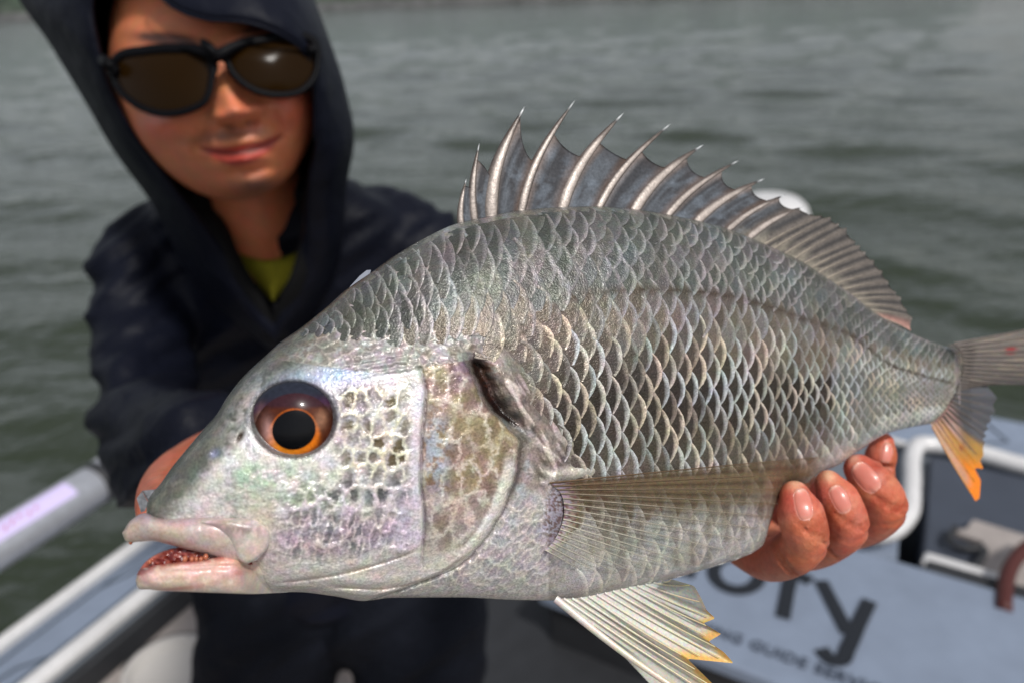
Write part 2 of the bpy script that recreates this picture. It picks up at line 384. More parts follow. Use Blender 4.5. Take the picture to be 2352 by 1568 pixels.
# lettered lid on the storage box in the foreground
LA = G(1990, 1265, .60); LB = G(2352, 1370, .60); LX = (LB-LA); LX /= np.linalg.norm(LX); LY = np.array([-LX[1], LX[0], 0]); 
LO = LA - LX*.75
box = thing('storage_box', 'large grey blue topped storage box lettered with the guide service name, right of the angler', 'storage box', (LO+LX*.9-LY*.26)*np.array([1, 1, 0])+np.array([0, 0, .205]))
def lp(a, b): p = LA+LX*a+LY*b; return (p[0], p[1])
q = MB(); q.prism([lp(-.60, -.015), (lp(1.0, -.015)), (lp(1.0, -.49)), (lp(-.60, -.49))], .208, .56); q.build('box_body', M_blackg, box, bevel=.01)
q = MB(); q.prism([lp(-.62, 0), lp(1.02, 0), lp(1.02, -.505), lp(-.62, -.505)], .563, .60); q.build('lid', M_eva, box, bevel=.008)
def text(s, x, y, size, sx, rot, bold, parent, z=.604, spacing=1.0, m=M_text, name='lettering'):
    cu = bpy.data.curves.new(name, 'FONT'); cu.body = s; cu.size = size; cu.offset = bold; cu.extrude = .0008; cu.space_character = spacing
    cu.resolution_u = 6
    o = bpy.data.objects.new(name, cu); C_.objects.link(o)
    p = G(x, y, z) if not isinstance(x, np.ndarray) else x
    o.location = Vector(p)-parent_world(parent); o.parent = parent
    o.rotation_euler = (0, 0, rot); o.scale = (sx, 1, 1)
    o.data.materials.append(m)
    dg = bpy.context.evaluated_depsgraph_get(); me = bpy.data.meshes.new_from_object(o.evaluated_get(dg))
    o2 = bpy.data.objects.new(name, me); C_.objects.link(o2); o2.parent = parent; o2.location = o.location; o2.rotation_euler = o.rotation_euler; o2.scale = o.scale
    bpy.data.objects.remove(o); return o2
LROT = math.atan2(LX[1], LX[0])
def stroke(pts, wd, z0=.6025, z1=.6045):
    c = curve([tuple(p[:2]) for p in pts], 40 if len(pts) > 2 else 2, smooth=len(pts) > 2); t = np.gradient(c, axis=0); t /= np.linalg.norm(t, axis=1)[:, None]
    s = np.stack([-t[:, 1], t[:, 0]], -1)*wd/2; A = c+s; B = c-s; n = len(c)
    V = [(*p, z1) for p in A]+[(*p, z1) for p in B]+[(*p, z0) for p in A]+[(*p, z0) for p in B]
    F = []
    for i in range(n-1): F += [(i, n+i, n+i+1, i+1), (i, i+1, 2*n+i+1, 2*n+i), (n+i, 3*n+i, 3*n+i+1, n+i+1)]
    F += [(0, 2*n, 3*n, n), (n-1, 2*n-1, 4*n-1, 3*n-1)]
    return V, F
def letter(strokes, wd=.031):
    q = MB()
    for k, st in enumerate(strokes): q.add(*stroke([G(x, y, .604) for x, y in st], wd, .6025, .6045+.0003*k))
    return q.build('letter', M_text, box)
letter([[(1478, 1170), (1466, 1270)]]); letter([[(1532, 1188), (1572, 1318)], [(1628, 1222), (1578, 1322)]])
oc = G(1692, 1314, .604); q = MB()
q.add(*stroke([oc+LX*.051*math.cos(t)+LY*.060*math.sin(t) for t in np.linspace(0, 2*PI, 41)], .030)); q.build('letter', M_text, box)
letter([[(1822, 1288), (1798, 1417)], [(1812, 1345), (1824, 1322), (1840, 1322), (1862, 1334)]])
letter([[(1886, 1332), (1948, 1452)], [(1998, 1378), (1972, 1432), (1948, 1486), (1930, 1514), (1908, 1512), (1886, 1488)]])
TXT_B = text('FISHING GUIDE SERVICE', 1548, 1422, .040, .92, LROT, .0006, box, spacing=1.10, m=M_small)
# dark box left of the lid
q = MB(); c = G(1290, 1500, .45); 
q.prism(gz([(1095, 1330), (1480, 1330), (1640, 1600), (1080, 1640)], .45), .207, .45)
o = q.build('equipment_box', M_blackg, bevel=.02, origin=(c[0], c[1], .207)); tag(o, 'low black equipment box on the deck between the angler\'s legs and the lettered box', 'box')
# round moulded pod beside the legs
pc = G(390, 1535, .49)
pod = thing('round_tub', 'shallow pale grey round tub on the ledge beside the angler\'s legs', 'tub', (pc[0], pc[1], 0.466))
V = []; prof = [(.0, .0), (.088, .0), (.0885, .001), (.095, .022), (.101, .027), (.101, .030), (.099, .032), (.090, .032), (.088, .031), (.084, .010), (.0835, .0095), (.0, .009)]
for r_, z_ in prof: V += [(pc[0]+r_*math.cos(t)+1e-5, pc[1]+r_*math.sin(t), 0.466+z_) for t in np.arange(32)*2*PI/32]
mesh('shell', V, gridfaces(len(prof), 32, close_v=True), mat('tub_plastic', color=lin((172, 168, 164)), rough=.6), pod, smooth=False)
q = MB(); q.tube([np.array([pc[0], pc[1], 0.466])+np.array([.104*math.cos(t), .104*math.sin(t), .026]) for t in np.linspace(0, PI, 14)], .005, 6); q.build('handle', M_blackg, pod, smooth=True)
# pole stowed along the port side
q = MB(); pa = BT(-1.69, -.6, .75); pb = BT(-1.69, 2.0, .75)
pole = thing('pole', 'thick grey metal pole with a lilac sticker stowed above the port side', 'pole', BT(-1.69, .6, .555))
q.tube([pa, pb], .052, 32); q.build('tube', M_alu, pole, smooth=True)
q = MB(); q.tube([BT(-1.69, 1.10, .75), BT(-1.69, 1.125, .75)], .0545, 32); q.build('collar', M_blackg, pole, smooth=True)
q = MB(); q.tube([BT(-1.69, 1.135, .75), BT(-1.69, 2.0, .75)], .056, 32); q.build('sleeve', M_alu, pole, smooth=True)
for f in (-.2, 1.5):
    q = MB(); q.prism(sfpoly([(-1.70, f), (-1.68, f), (-1.68, f+.05), (-1.70, f+.05)]), .565, .72); q.build('bracket', M_blackg, pole)
# sticker: curved patch on the pole with red script
nx, ny = 24, 8; V = []
def polept(f, a, r): 
    base = BT(-1.69, f, .75); side = np.array([math.cos(HB), -math.sin(HB), 0])
    return base+r*(math.cos(a)*side+math.sin(a)*np.array([0, 0, 1]))
for i in range(nx):
    for j in range(ny): V.append(polept(.55+.48*i/(nx-1), math.radians(38+52*j/(ny-1)), .0535))
mesh('sticker', V, gridfaces(nx, ny), mat('lilac_sticker', color=lin((205, 192, 232)), rough=.4), pole)
q = MB()
for k in range(16):
    f0 = .64+k*.0195; a0 = 64+4*math.sin(k*2.1); hgt = 7+4*math.sin(k*3.7)
    q.tube([polept(f0+.008*t-.0, math.radians(a0-hgt/2+hgt*t+2*math.sin(t*9+k)), .0545) for t in np.linspace(0, 1, 5)], .0022, 5)
q.build('sticker_print', mat('red_print', color=lin((190, 60, 110)), rough=.5), pole, smooth=True)
# outboard motor behind the dorsal fin
mc = P(1768, 536, 3.15)
mot = thing('outboard_motor', 'white rounded outboard motor cowling seen behind the dorsal fin', 'outboard motor', (mc[0], mc[1], .3))
V = []; n = 28
for i, (zz, rr) in enumerate([(-.22, .09), (-.2, .135), (-.1, .157), (0, .16), (.07, .155), (.115, .137), (.14, .105), (.152, .06), (.155, .005)]):
    for t in np.arange(n)*2*PI/n: V.append((mc[0]+rr*.92*math.cos(t), mc[1]+rr*1.15*math.sin(t), mc[2]+zz))
mesh('cowl', V, gridfaces(9, n, close_v=True), M_white, mot)
q = MB(); q.tube([(mc[0], mc[1], mc[2]-.2), (mc[0], mc[1], mc[2]-.5), (mc[0], mc[1], -.1)], [.10, .07, .06], 16); q.build('leg', M_hull, mot, smooth=True)
q = MB(); q.tube([(mc[0], mc[1], mc[2]-.235), (mc[0], mc[1], mc[2]-.205)], .125, 24); q.build('cowl_seal', M_blackg, mot, smooth=True)
# ------------------------------------------------------------------ the angler
def inv(V):
    r = np.asarray(V)-CAM; d = r @ Fv
    return 1176+FL*(r @ Rv)/d, 784-FL*(r @ Uv)/d, d
def remesh(q, voxel, smooth_it=4):
    o = q.build('tmp', None)
    m = o.modifiers.new('r', 'REMESH'); m.mode = 'VOXEL'; m.voxel_size = voxel
    s = o.modifiers.new('s', 'SMOOTH'); s.factor = .6; s.iterations = smooth_it
    dg = bpy.context.evaluated_depsgraph_get(); e = o.evaluated_get(dg); me = e.to_mesh()
    n = len(me.vertices); V = np.empty(n*3, dtype=np.float32); me.vertices.foreach_get('co', V)
    nn = np.empty(n*3, dtype=np.float32); me.vertices.foreach_get('normal', nn)
    F = np.empty(len(me.polygons)*4, dtype=np.int32); me.polygons.foreach_get('vertices', F)
    e.to_mesh_clear(); bpy.data.objects.remove(o)
    return V.reshape(-1, 3).astype(float), F.reshape(-1, 4), nn.reshape(-1, 3).astype(float)
person = thing('person', 'angler in a dark navy hooded jacket and sunglasses smiling and holding out the fish', 'person', G(700, 1800, .205))
def vt(q, pts, n=16, k=24, flat=1.0, ends=True):
    """tube from control points (x, y, depth, radius in picture units at that depth)"""
    c = curve(pts, k); W = P(c[:, 0], c[:, 1], c[:, 2]); R = c[:, 3]*c[:, 2]/FL
    q.tube(W, R, n, flat=flat)
    if ends:
        q.ball(W[0], R[0]*.98); q.ball(W[-1], R[-1]*.98)
# ---- head
th = math.radians(17)
def headverts(nu=200, nv=150):
    ub = np.cos(np.linspace(0.01, PI-.01, nv)); ph = np.arange(nu)*2*PI/nu
    UB, PH = np.meshgrid(ub, ph, indexing='ij'); rr = np.sqrt(1-UB**2)
    ua = rr*np.sin(PH); uc = rr*np.cos(PH)
    A = 240*(1-.12*np.clip(-UB, 0, 1)**1.6-.03*np.clip(UB, 0, 1)); Bq = 318
    sx = np.sign(ua)*np.abs(ua)**.92
    X = 494+sx*A*math.cos(th)-UB*Bq*math.sin(th); Y = 150-sx*A*math.sin(th)-UB*Bq*math.cos(th)
    f = np.zeros_like(X)
    g = lambda x, y, rx, ry, h, rot=0: h*ell(X, Y, x, y, rx, ry, rot)
    f += g(505, 180, 30, 55, .006, -18)+g(532, 234, 30, 42, .012, -18)+g(548, 258, 34, 22, .014)+g(504, 268, 20, 14, .011)+g(592, 250, 20, 14, .011)
    f -= g(526, 292, 20, 8, .009)+g(578, 281, 20, 8, .009)+g(552, 300, 40, 8, .003, -8)
    f += g(374, 294, 60, 38, .015, -20)+g(666, 246, 44, 38, .014, 20)
    f -= g(380, 175, 70, 34, .008)+g(610, 140, 70, 34, .008)
    f += g(385, 92, 80, 18, .004, 8)+g(590, 66, 80, 18, .004, -20)
    f -= g(462, 318, 11, 44, .0055, 26)+g(642, 292, 11, 38, .005, -34)
    f += g(556, 326, 60, 11, .0045, -8)+g(564, 366, 46, 13, .0075, -8)
    mline = 347-.16*(X-556)-.0016*(X-556)**2*-1*.9
    mline = 352-.16*(X-556)-.0030*(X-556)**2
    f -= .0045*np.exp(-((Y-mline)/4.5)**2)*np.exp(-((X-556)/92)**4)
    f -= g(470, 346, 12, 9, .003)+g(642, 320, 12, 9, .003)
    f -= g(574, 394, 50, 9, .0045, -8)
    f += g(592, 428, 54, 32, .013, -8)
    f -= g(470, 400, 50, 60, .002)
    D = .705-.100*np.sign(uc)*np.abs(uc)**.8-f*(uc > 0)*ss(0, .3, uc)
    # jaw further back at the sides
    D += .022*np.clip(-UB-.1, 0, 1)*np.abs(ua)
    return P(X, Y, D), gridfaces(nv, nu, close_v=True, flip=False), X, Y
HV, HF, HX, HY = headverts()
def facecol(x, y, d):
    c = np.tile(lin((216, 130, 90)), x.shape+(1,)).astype(float)
    c = mix(c, .35*fbm(x/60, y/60, 101), lin((170, 100, 70)))
    c = mix(c, .55*ell(x, y, 360, 290, 60, 45, -20), lin((212, 92, 78)))
    c = mix(c, .55*ell(x, y, 675, 245, 50, 50, 20), lin((214, 96, 84)))
    c = mix(c, .35*ell(x, y, 545, 262, 34, 30), lin((196, 112, 88)))
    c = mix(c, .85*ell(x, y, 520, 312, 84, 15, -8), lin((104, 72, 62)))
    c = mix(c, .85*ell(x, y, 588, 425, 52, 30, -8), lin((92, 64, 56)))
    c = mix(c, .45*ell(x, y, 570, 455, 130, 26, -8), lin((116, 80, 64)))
    c = mix(c, .3*ell(x, y, 470, 400, 60, 60, -8), lin((150, 84, 46)))
    ml = 352-.16*(x-556)-.0030*(x-556)**2
    lm = (ss(-21, -14, y-ml-.0016*(x-556)**2)*(1-ss(24, 34, y-ml+.0034*(x-556)**2)))*(1-ss(80, 95, np.abs(x-556)))
    c = mix(c, .85*lm, lin((164, 48, 46)))
    c = mix(c, .8*np.exp(-((y-ml)/3)**2)*(1-ss(88, 100, np.abs(x-556))), lin((70, 24, 20)))
    c = mix(c, .7*ell(x, y, 570, 349, 26, 3.5, -8), lin((206, 176, 168)))
    c = mix(c, .9*np.clip(2.2*ell(x, y, 385, 90, 64, 12, 6), 0, 1), lin((30, 18, 16)))
    c = mix(c, .9*np.clip(2.2*ell(x, y, 620, 60, 62, 12, -12), 0, 1), lin((30, 18, 16)))
    c = mix(c, np.clip(2*ell(x, y, 450, -120, 260, 110, 10), 0, 1)*(y < -30), lin((24, 18, 16)))
    c = mix(c, .7*ell(x, y, 528, 293, 12, 6)+.7*ell(x, y, 570, 285, 12, 6), lin((60, 26, 20)))
    return c
# ---- neck, torso, forearms, hands
q = MB()
vt(q, [(545, 360, .79, 130), (590, 500, .835, 118), (605, 620, .88, 118), (615, 690, .93, 120)], 24)
vt(q, [(620, 700, .98, 120), (640, 900, 1.03, 150), (690, 1120, 1.12, 140), (720, 1260, 1.18, 120)], 24)
vt(q, [(620, 640, .97, 60), (450, 640, .95, 60), (350, 680, .89, 60), (335, 800, .86, 55), (335, 930, .79, 52), (390, 1020, .68, 60), (560, 1072, .53, 84), (640, 1062, .55, 80)], 20, 50)
vt(q, [(620, 640, .97, 60), (880, 620, .93, 60), (1000, 660, .89, 60), (1170, 790, .85, 52), (1300, 890, .80, 52), (1380, 965, .68, 56)], 20, 50)
VB1, FB1, _ = remesh(q, .004, 6)
def handmesh(fs, voxel, sm):
    q = MB()
    for pts in fs: vt(q, pts, 20, 30)
    return remesh(q, voxel, sm)
# hand at the tail end : four fingers curled round the belly, palm and thumb behind
FA = [(1640, 1190, .358, 44), (1716, 1262, .336, 46), (1768, 1284, .313, 50), (1815, 1272, .298, 52), (1850, 1240, .2895, 53), (1846, 1205, .2855, 54), (1834, 1165, .2845, 52), (1826, 1138, .2855, 37)]
FB = [(1690, 1180, .362, 46), (1790, 1258, .342, 47), (1862, 1262, .322, 46), (1920, 1236, .306, 46), (1948, 1208, .299, 48), (1938, 1172, .2965, 48), (1915, 1130, .297, 45), (1903, 1110, .298, 33)]
FC = [(1760, 1150, .372, 46), (1860, 1215, .352, 48), (1950, 1215, .334, 48), (2012, 1188, .319, 49), (2032, 1164, .3135, 52), (2014, 1126, .3105, 52), (1988, 1092, .310, 48), (1973, 1076, .311, 36)]
FD = [(1830, 1110, .382, 38.5), (1910, 1160, .368, 39.6), (1985, 1155, .352, 38.5), (2015, 1120, .342, 36.4), (2018, 1075, .337, 35.3), (2026, 1030, .336, 32.1), (2028, 1016, .336, 25.7)]
TH = [(1600, 1130, .40, 62), (1700, 1010, .385, 50), (1790, 930, .372, 42), (1860, 880, .366, 36)]
PALM = [(1540, 1130, .46, 92), (1600, 1130, .42, 92), (1690, 1140, .385, 84), (1790, 1130, .385, 60)]
PALM2 = [(1560, 1170, .43, 80), (1650, 1180, .372, 56), (1730, 1180, .375, 54)]
FORE = [(1540, 1130, .46, 84), (1475, 1065, .56, 70), (1380, 965, .68, 56), (1300, 900, .80, 50)]
VL, FLc, _nl = handmesh([FA, FB, FC, FD, TH, PALM, PALM2, FORE], .0011, 5)
hx_, hy_, hd_ = inv(VL)
cr = np.zeros(len(VL))
for (cx_, cy_, an, ln) in ((1862, 1222, 28, 40), (1870, 1236, 30, 40), (1946, 1196, 26, 38), (1953, 1208, 26, 38), (2030, 1150, 30, 42), (2036, 1163, 30, 42), (1808, 1296, 52, 40), (1800, 1300, 52, 34), (1905, 1262, 50, 34), (2024, 1066, 8, 26)):
    a_ = math.radians(an); u_ = (hx_-cx_)*math.cos(a_)+(hy_-cy_)*math.sin(a_); v_ = -(hx_-cx_)*math.sin(a_)+(hy_-cy_)*math.cos(a_)
    cr += .0009*np.exp(-((v_+.004*u_*u_)/2.4)**2)*np.exp(-(u_/ln)**4)
VL = VL-_nl*cr[:, None]
# hand behind the fish's head
W1 = [(760, 1080, .62, 88), (640, 1060, .56, 100), (545, 1070, .47, 104), (465, 1102, .385, 100), (412, 1128, .325, 88), (378, 1155, .275, 64), (366, 1172, .250, 52)]
G1 = [(470, 1120, .37, 80), (540, 1180, .315, 56), (640, 1215, .272, 52), (730, 1215, .255, 46), (760, 1210, .250, 40)]
G2 = [(480, 1100, .37, 80), (570, 1140, .325, 56), (690, 1150, .282, 52), (800, 1140, .264, 46), (830, 1135, .258, 40)]
G3 = [(500, 1090, .38, 80), (600, 1085, .335, 54), (720, 1075, .290, 50), (830, 1055, .268, 45), (858, 1050, .262, 40)]
G4 = [(520, 1080, .39, 70), (630, 1030, .345, 50), (730, 1000, .300, 46), (820, 970, .276, 41), (845, 962, .270, 36)]
VR, FR, _ = handmesh([W1, G1, G2, G3, G4], .0018, 6)
def handcol(V, tips=()):
    x, y, d = inv(V); c = np.tile(lin((196, 106, 78)), x.shape+(1,)).astype(float)
    c = mix(c, .7*ss(.35, .65, fbm(x/40, y/40, 111)), lin((158, 74, 50)))
    c = mix(c, .35*ss(.5, .7, fbm(x/14, y/14, 115)), lin((214, 138, 110)))
    c = mix(c, .3*ss(.5, .7, fbm(x/9, y/9, 112)), lin((206, 128, 98)))
    c = mix(c, .35*ss(.55, .75, fbm(x/22, y/22, 113)), lin((196, 78, 60)))
    for (tx, ty, r_, cc, a) in tips: c = mix(c, a*ell(x, y, tx, ty, r_, r_), cc)
    return c
pk = lin((206, 96, 82)); pl = lin((226, 178, 146)); brn = lin((150, 84, 58))
tipsL = [(1815, 1150, 34, pk, .7), (1826, 1108, 18, pl, .8), (1842, 1240, 34, lin((214, 128, 98)), .35), (1888, 1130, 26, pk, .8), (1906, 1092, 14, pl, .8), (1944, 1070, 26, pk, .5), (1962, 1052, 14, pl, .8), (2000, 1070, 40, lin((168, 50, 38)), .6), (2030, 1010, 18, pk, .4),
         (1856, 1196, 8, brn, .4), (1963, 1190, 5, brn, .8), (1975, 1206, 4, brn, .6), (2028, 1138, 4, brn, .6), (1770, 1300, 40, brn, .4)]
# front of the face is part of the same mesh
Vall = [HV.reshape(-1, 3), VB1, VL, VR]; Fall = [HF, FB1, FLc, FR]
bx, by, bd = inv(VB1); lx_, ly_, ld = inv(VL)
cols = [facecol(HX, HY, None).reshape(-1, 3), facecol(bx, by+600, bd)*.92, handcol(VL, tipsL), handcol(VR)]
offs = np.cumsum([0]+[len(v) for v in Vall[:-1]])
body = mesh('body', np.concatenate(Vall), np.concatenate([f+o_ for f, o_ in zip(Fall, offs)]), M_skin, person, cols=np.concatenate(cols))
# nails : curved plates on the last joints
from mathutils.bvhtree import BVHTree
_bv = BVHTree.FromPolygons([tuple(v) for v in VL.tolist()], [tuple(f) for f in FLc.tolist()])
def nail(cx, cy, L, Wd, ang):
    """a nail laid on the finger's own surface: centre, half length, half width, direction of the tip"""
    u = np.linspace(-1, 1, 15); v = np.linspace(-1, 1, 13); U_, V_ = np.meshgrid(u, v, indexing='ij')
    wv = np.sqrt(np.clip(1-np.abs(U_)**3.0*.90, 0, 1))
    a = math.radians(ang); X = cx+U_*L*math.cos(a)-V_*wv*Wd*math.sin(a); Y = cy+U_*L*math.sin(a)+V_*wv*Wd*math.cos(a)
    D = np.zeros_like(X)
    for i in range(X.shape[0]):
        for j in range(X.shape[1]):
            r = PV(X[i, j], Y[i, j], 1.0)-Vector(CAM); h = _bv.ray_cast(Vector(CAM), r.normalized())
            D[i, j] = (np.array(h[0])-CAM) @ Fv if h[0] is not None else D[i, max(j-1, 0)]
    lift = .00042*np.clip(1-np.abs(V_)**6*1.0, 0, 1)*ss(-1.0, -.75, U_)-.00005+.00025*ss(.6, 1, U_)
    c = np.tile(lin((205, 122, 106)), X.shape+(1,)).astype(float)
    c = mix(c, .6*ss(.72, .95, U_), lin((228, 190, 168))); c = mix(c, .5*(1-ss(-.95, -.55, U_)), lin((222, 168, 150)))
    return slab('nail', X, Y, D-lift, D+.0006, M_nail, person, cols=c)
nail(1845, 1158, 38, 21, -103)
nail(1930, 1146, 35, 20, -118)
nail(1990, 1096, 40, 25, -131)
nail(2036, 1040, 24, 14, -80)
# ---- sunglasses
def gd(x, y): return .583+.030*((np.asarray(x, float)-500)/260)**2-.00*np.asarray(y)
M_lens = mat('amber_dark_lens', color=lin((32, 19, 4)), rough=.2, spec=.07)
LL_ = [(256, 158), (272, 132), (330, 117), (400, 112), (464, 118), (484, 134), (485, 190), (470, 234), (425, 256), (368, 261), (315, 242), (274, 206)]
RL_ = [(514, 126), (545, 104), (610, 90), (680, 82), (716, 92), (728, 136), (718, 182), (690, 209), (636, 218), (580, 205), (538, 172)]
glasses = bpy.data.objects.new('sunglasses', None); C_.objects.link(glasses); glasses.parent = person
for pts in (LL_, RL_):
    c = curve(pts+[pts[0]], 65)[:-1]; cc = c.mean(0); rings = []
    X = np.array([cc[0]+(c[:, 0]-cc[0])*k for k in np.linspace(.0005, 1, 10)]); Y = np.array([cc[1]+(c[:, 1]-cc[1])*k for k in np.linspace(.0005, 1, 10)])
    D = gd(X, Y)-.003+.005*np.linspace(.02, 1, 10)[:, None]**2
    V = P(X, Y, D); mesh('lens', np.concatenate([V.reshape(-1, 3), P(X, Y, D+.0015).reshape(-1, 3)]), np.concatenate([gridfaces(10, 64, close_v=True), gridfaces(10, 64, close_v=True, flip=True)+640]), M_lens, glasses)
    q = MB(); W = P(c[:, 0], c[:, 1], gd(c[:, 0], c[:, 1])+.001); n = 10; VV = []
    for i in range(64):
        t = c[(i+1) % 64]-c[i-1]; t /= np.hypot(*t); s = np.array([t[1], -t[0]])
        top = 12 if c[i][1] < cc[1]-10 else 8.5
        for k in range(n):
            a = 2*PI*k/n; VV.append(P(c[i][0]+s[0]*top*math.cos(a), c[i][1]+s[1]*top*math.cos(a), float(gd(c[i][0], 0))+.001-.0028*math.sin(a)))
    mesh('frame', VV, gridfaces(64, n, close_u=True, close_v=True), M_black, glasses)
q = MB()
vt(q, [(420, 108, .586, 9), (470, 120, .580, 14), (500, 128, .578, 16), (530, 112, .580, 13), (580, 92, .586, 8)], 10, 16); vt(q, [(468, 98, .576, 9), (480, 110, .574, 12), (500, 128, .576, 11)], 10, 8)
q.build('bridge', M_black, glasses, smooth=True)
q = MB(); vt(q, [(262, 160, .603, 13), (242, 140, .62, 13), (232, 135, .68, 11)], 10, 10); q.build('temple', M_black, glasses, smooth=True)
q = MB(); vt(q, [(706, 120, .604, 11), (722, 112, .62, 11), (728, 110, .68, 10)], 10, 10); q.build('temple', M_black, glasses, smooth=True)
# ---- hood
O_ = [(628, 740, .80), (520, 580, .755), (415, 440, .705), (322, 325, .675), (264, 222, .655), (232, 110, .64), (218, 0, .63), (240, -90, .61), (320, -70, .59), (400, 18, .575), (470, 44, .57), (565, 52, .57), (645, 80, .58), (700, 122, .60), (722, 215, .625), (724, 320, .65), (704, 420, .685), (690, 560, .75)]
S_ = [(640, 830, .86), (430, 640, .82), (342, 470, .78), (262, 355, .765), (178, 215, .755), (92, 80, .745), (20, -30, .74), (50, -190, .73), (210, -290, .71), (400, -300, .70), (540, -270, .695), (640, -180, .69), (705, -60, .69), (752, 60, .70), (793, 180, .715), (822, 325, .735), (808, 410, .76), (780, 620, .82)]
def hood():
    n = 120; o = curve([p for p in O_]+[O_[0]], n+1)[:-1]; s = curve([p for p in S_]+[S_[0]], n+1)[:-1]
    bc = np.array([440, 60, .93]); rings = []
    inn = o.copy(); inn[:, 2] += .06; inn[:, :2] = o[:, :2]*.86+s[:, :2]*.14
    rings.append(inn); i2 = o.copy(); i2[:, 2] += .015; rings.append(i2)
    rings.append(o)
    m = np.array([o*(1-k)+s*k for k in (.12, .3, .5, .7, .88)])
    for j, k in enumerate((.12, .3, .5, .7, .88)):
        r_ = m[j]; r_[:, 2] -= .030*math.sin(PI*k)**.8; rings.append(r_)
    rings.append(s)
    for k in (.3, .6, .85, 1.0):
        r_ = s*(1-k)+bc*k; r_[:, 2] = s[:, 2]+(bc[2]-s[:, 2])*math.sin(k*PI/2); r_[:, :2] = bc[:2]+(s[:, :2]-bc[:2])*math.cos(k*PI/2*.98); rings.append(r_)
    Rg = np.array(rings); a = np.arange(n)/n
    for i in range(1, len(rings)):
        nz = fbm(a*14+i*.15, np.full(n, i*.55), 121)-.5; Rg[i, :, 2] += .022*nz*(1 if i > 3 else .35)
        Rg[i, :, 0] += 14*(fbm(a*11, np.full(n, i*.8), 122)-.5)*(i > 3)
    V = P(Rg[..., 0], Rg[..., 1], Rg[..., 2])
    # refine
    ob = mesh('hood', V, gridfaces(len(rings), n, close_v=True, flip=True), M_navy, person)
    sb = ob.modifiers.new('sub', 'SUBSURF'); sb.levels = 2; sb.render_levels = 2
    so = ob.modifiers.new('sol', 'SOLIDIFY'); so.thickness = .0015
    return ob
hood()
q = MB(); c = curve([(x, y, d-.002) for x, y, d in O_[8:15]], 30); 
vt(q, [(x, y, d-.001, 4.5) for x, y, d in O_[8:16]], 8, 40); q.build('hood_hem', M_navy, person, smooth=True)
# ---- jacket
q = MB()
rows = [(420, 470, 760, .86, .06), (450, 380, 860, .88, .085), (500, 310, 960, .90, .105), (580, 300, 1010, .93, .12), (750, 315, 1030, .98, .13), (950, 340, 1040, 1.05, .13), (1200, 400, 1080, 1.14, .13), (1430, 455, 1120, 1.23, .14)]
V = []; n = 36; rr_ = curve([list(r)+[0] for r in [(r[0], r[1], r[2], r[3], r[4]) for r in rows]], 40)
for y, xl, xr, d, td, _z in rr_:
    for k in range(n):
        a = 2*PI*k/n; cx = (xl+xr)/2; hw = (xr-xl)/2
        ca, sa = math.cos(a), math.sin(a); V.append(P(cx+hw*np.sign(ca)*abs(ca)**.8, y, d-td*np.sign(sa)*abs(sa)**.8))
q.add(V, [tuple(int(z) for z in r) for r in gridfaces(40, n, close_v=True)]+[tuple(range(n)), tuple(39*n+j for j in range(n))[::-1]])
vt(q, [(400, 560, .90, 108), (332, 600, .88, 112), (325, 700, .86, 106), (332, 820, .83, 100), (330, 920, .78, 98), (335, 985, .72, 108), (385, 1030, .62, 122), (475, 1035, .53, 128), (492, 1038, .515, 128)], 24, 50)
vt(q, [(292, 965, .76, 76), (315, 1010, .70, 84), (362, 1055, .62, 84), (400, 1070, .57, 80)], 16, 20)
vt(q, [(880, 545, .90, 115), (980, 590, .88, 115), (1120, 730, .85, 105), (1290, 880, .80, 100), (1380, 960, .68, 105), (1460, 1050, .57, 112), (1490, 1080, .53, 110)], 24, 40)
JV, JF, JN = remesh(q, .0065, 5)
jx, jy, jd = inv(JV)
rd = lambda n: 1-np.abs(2*n-1)
fold = .013*(rd(fbm((jx*.66+jy*.75)/75, (jy*.66-jx*.75)/300, 135, 2))-.7)+.009*(rd(fbm((jx*.45+jy*.9)/42, (jy*.45-jx*.9)/200, 136, 2))-.7)+.8*(fbm((jx*.66+jy*.75)/60, (jy*.66-jx*.75)/260, 131, 2)-.5)*.022+(fbm((jx*.5+jy*.85)/34, (jy*.5-jx*.85)/160, 132, 2)-.5)*.010
fold = fold+.012*np.sin((jy+.5*jx+60*fbm(jx/90, jy/90, 133))/19)*ell(jx, jy, 300, 900, 120, 110)
JV = JV+JN*fold[:, None]
mesh('jacket', JV, JF, M_navy, person)
# collar, open zip, shirt in the opening
def cd(x, y): return .775+.00016*(np.asarray(y, float)-520)+.0*np.asarray(x)
n = 18; Yg, tt = np.meshgrid(np.linspace(560, 690, 20), np.linspace(0, 1, n), indexing='ij')
lft = np.interp(Yg, [560, 690], [525, 622]); rgt = np.interp(Yg, [560, 690], [712, 632]); Xg = lft+(rgt-lft)*tt
neckl = 560+38*(1-((Xg-612)/95)**2)
slab('shirt', Xg, np.maximum(Yg, neckl-6*0), .795+.0003*(Yg-560)*.6-.01*np.sin(PI*tt), .83+0*Yg, M_shirt, person)
q = MB()
vt(q, [(440, 470, .76, 46), (490, 520, .765, 50), (530, 600, .775, 48), (580, 680, .79, 40), (625, 760, .81, 26)], 14, 24, flat=.5)
vt(q, [(730, 470, .76, 44), (732, 530, .765, 50), (715, 600, .775, 50), (678, 680, .79, 42), (640, 760, .81, 24)], 14, 24, flat=.5)
q.build('collar', M_navy2, person, smooth=True)
q = MB(); vt(q, [(632, 700, .797, 7), (640, 900, .855, 7), (650, 1100, .93, 7), (660, 1300, 1.0, 7)], 8, 20); q.build('zip_flap', M_black, person, smooth=True)
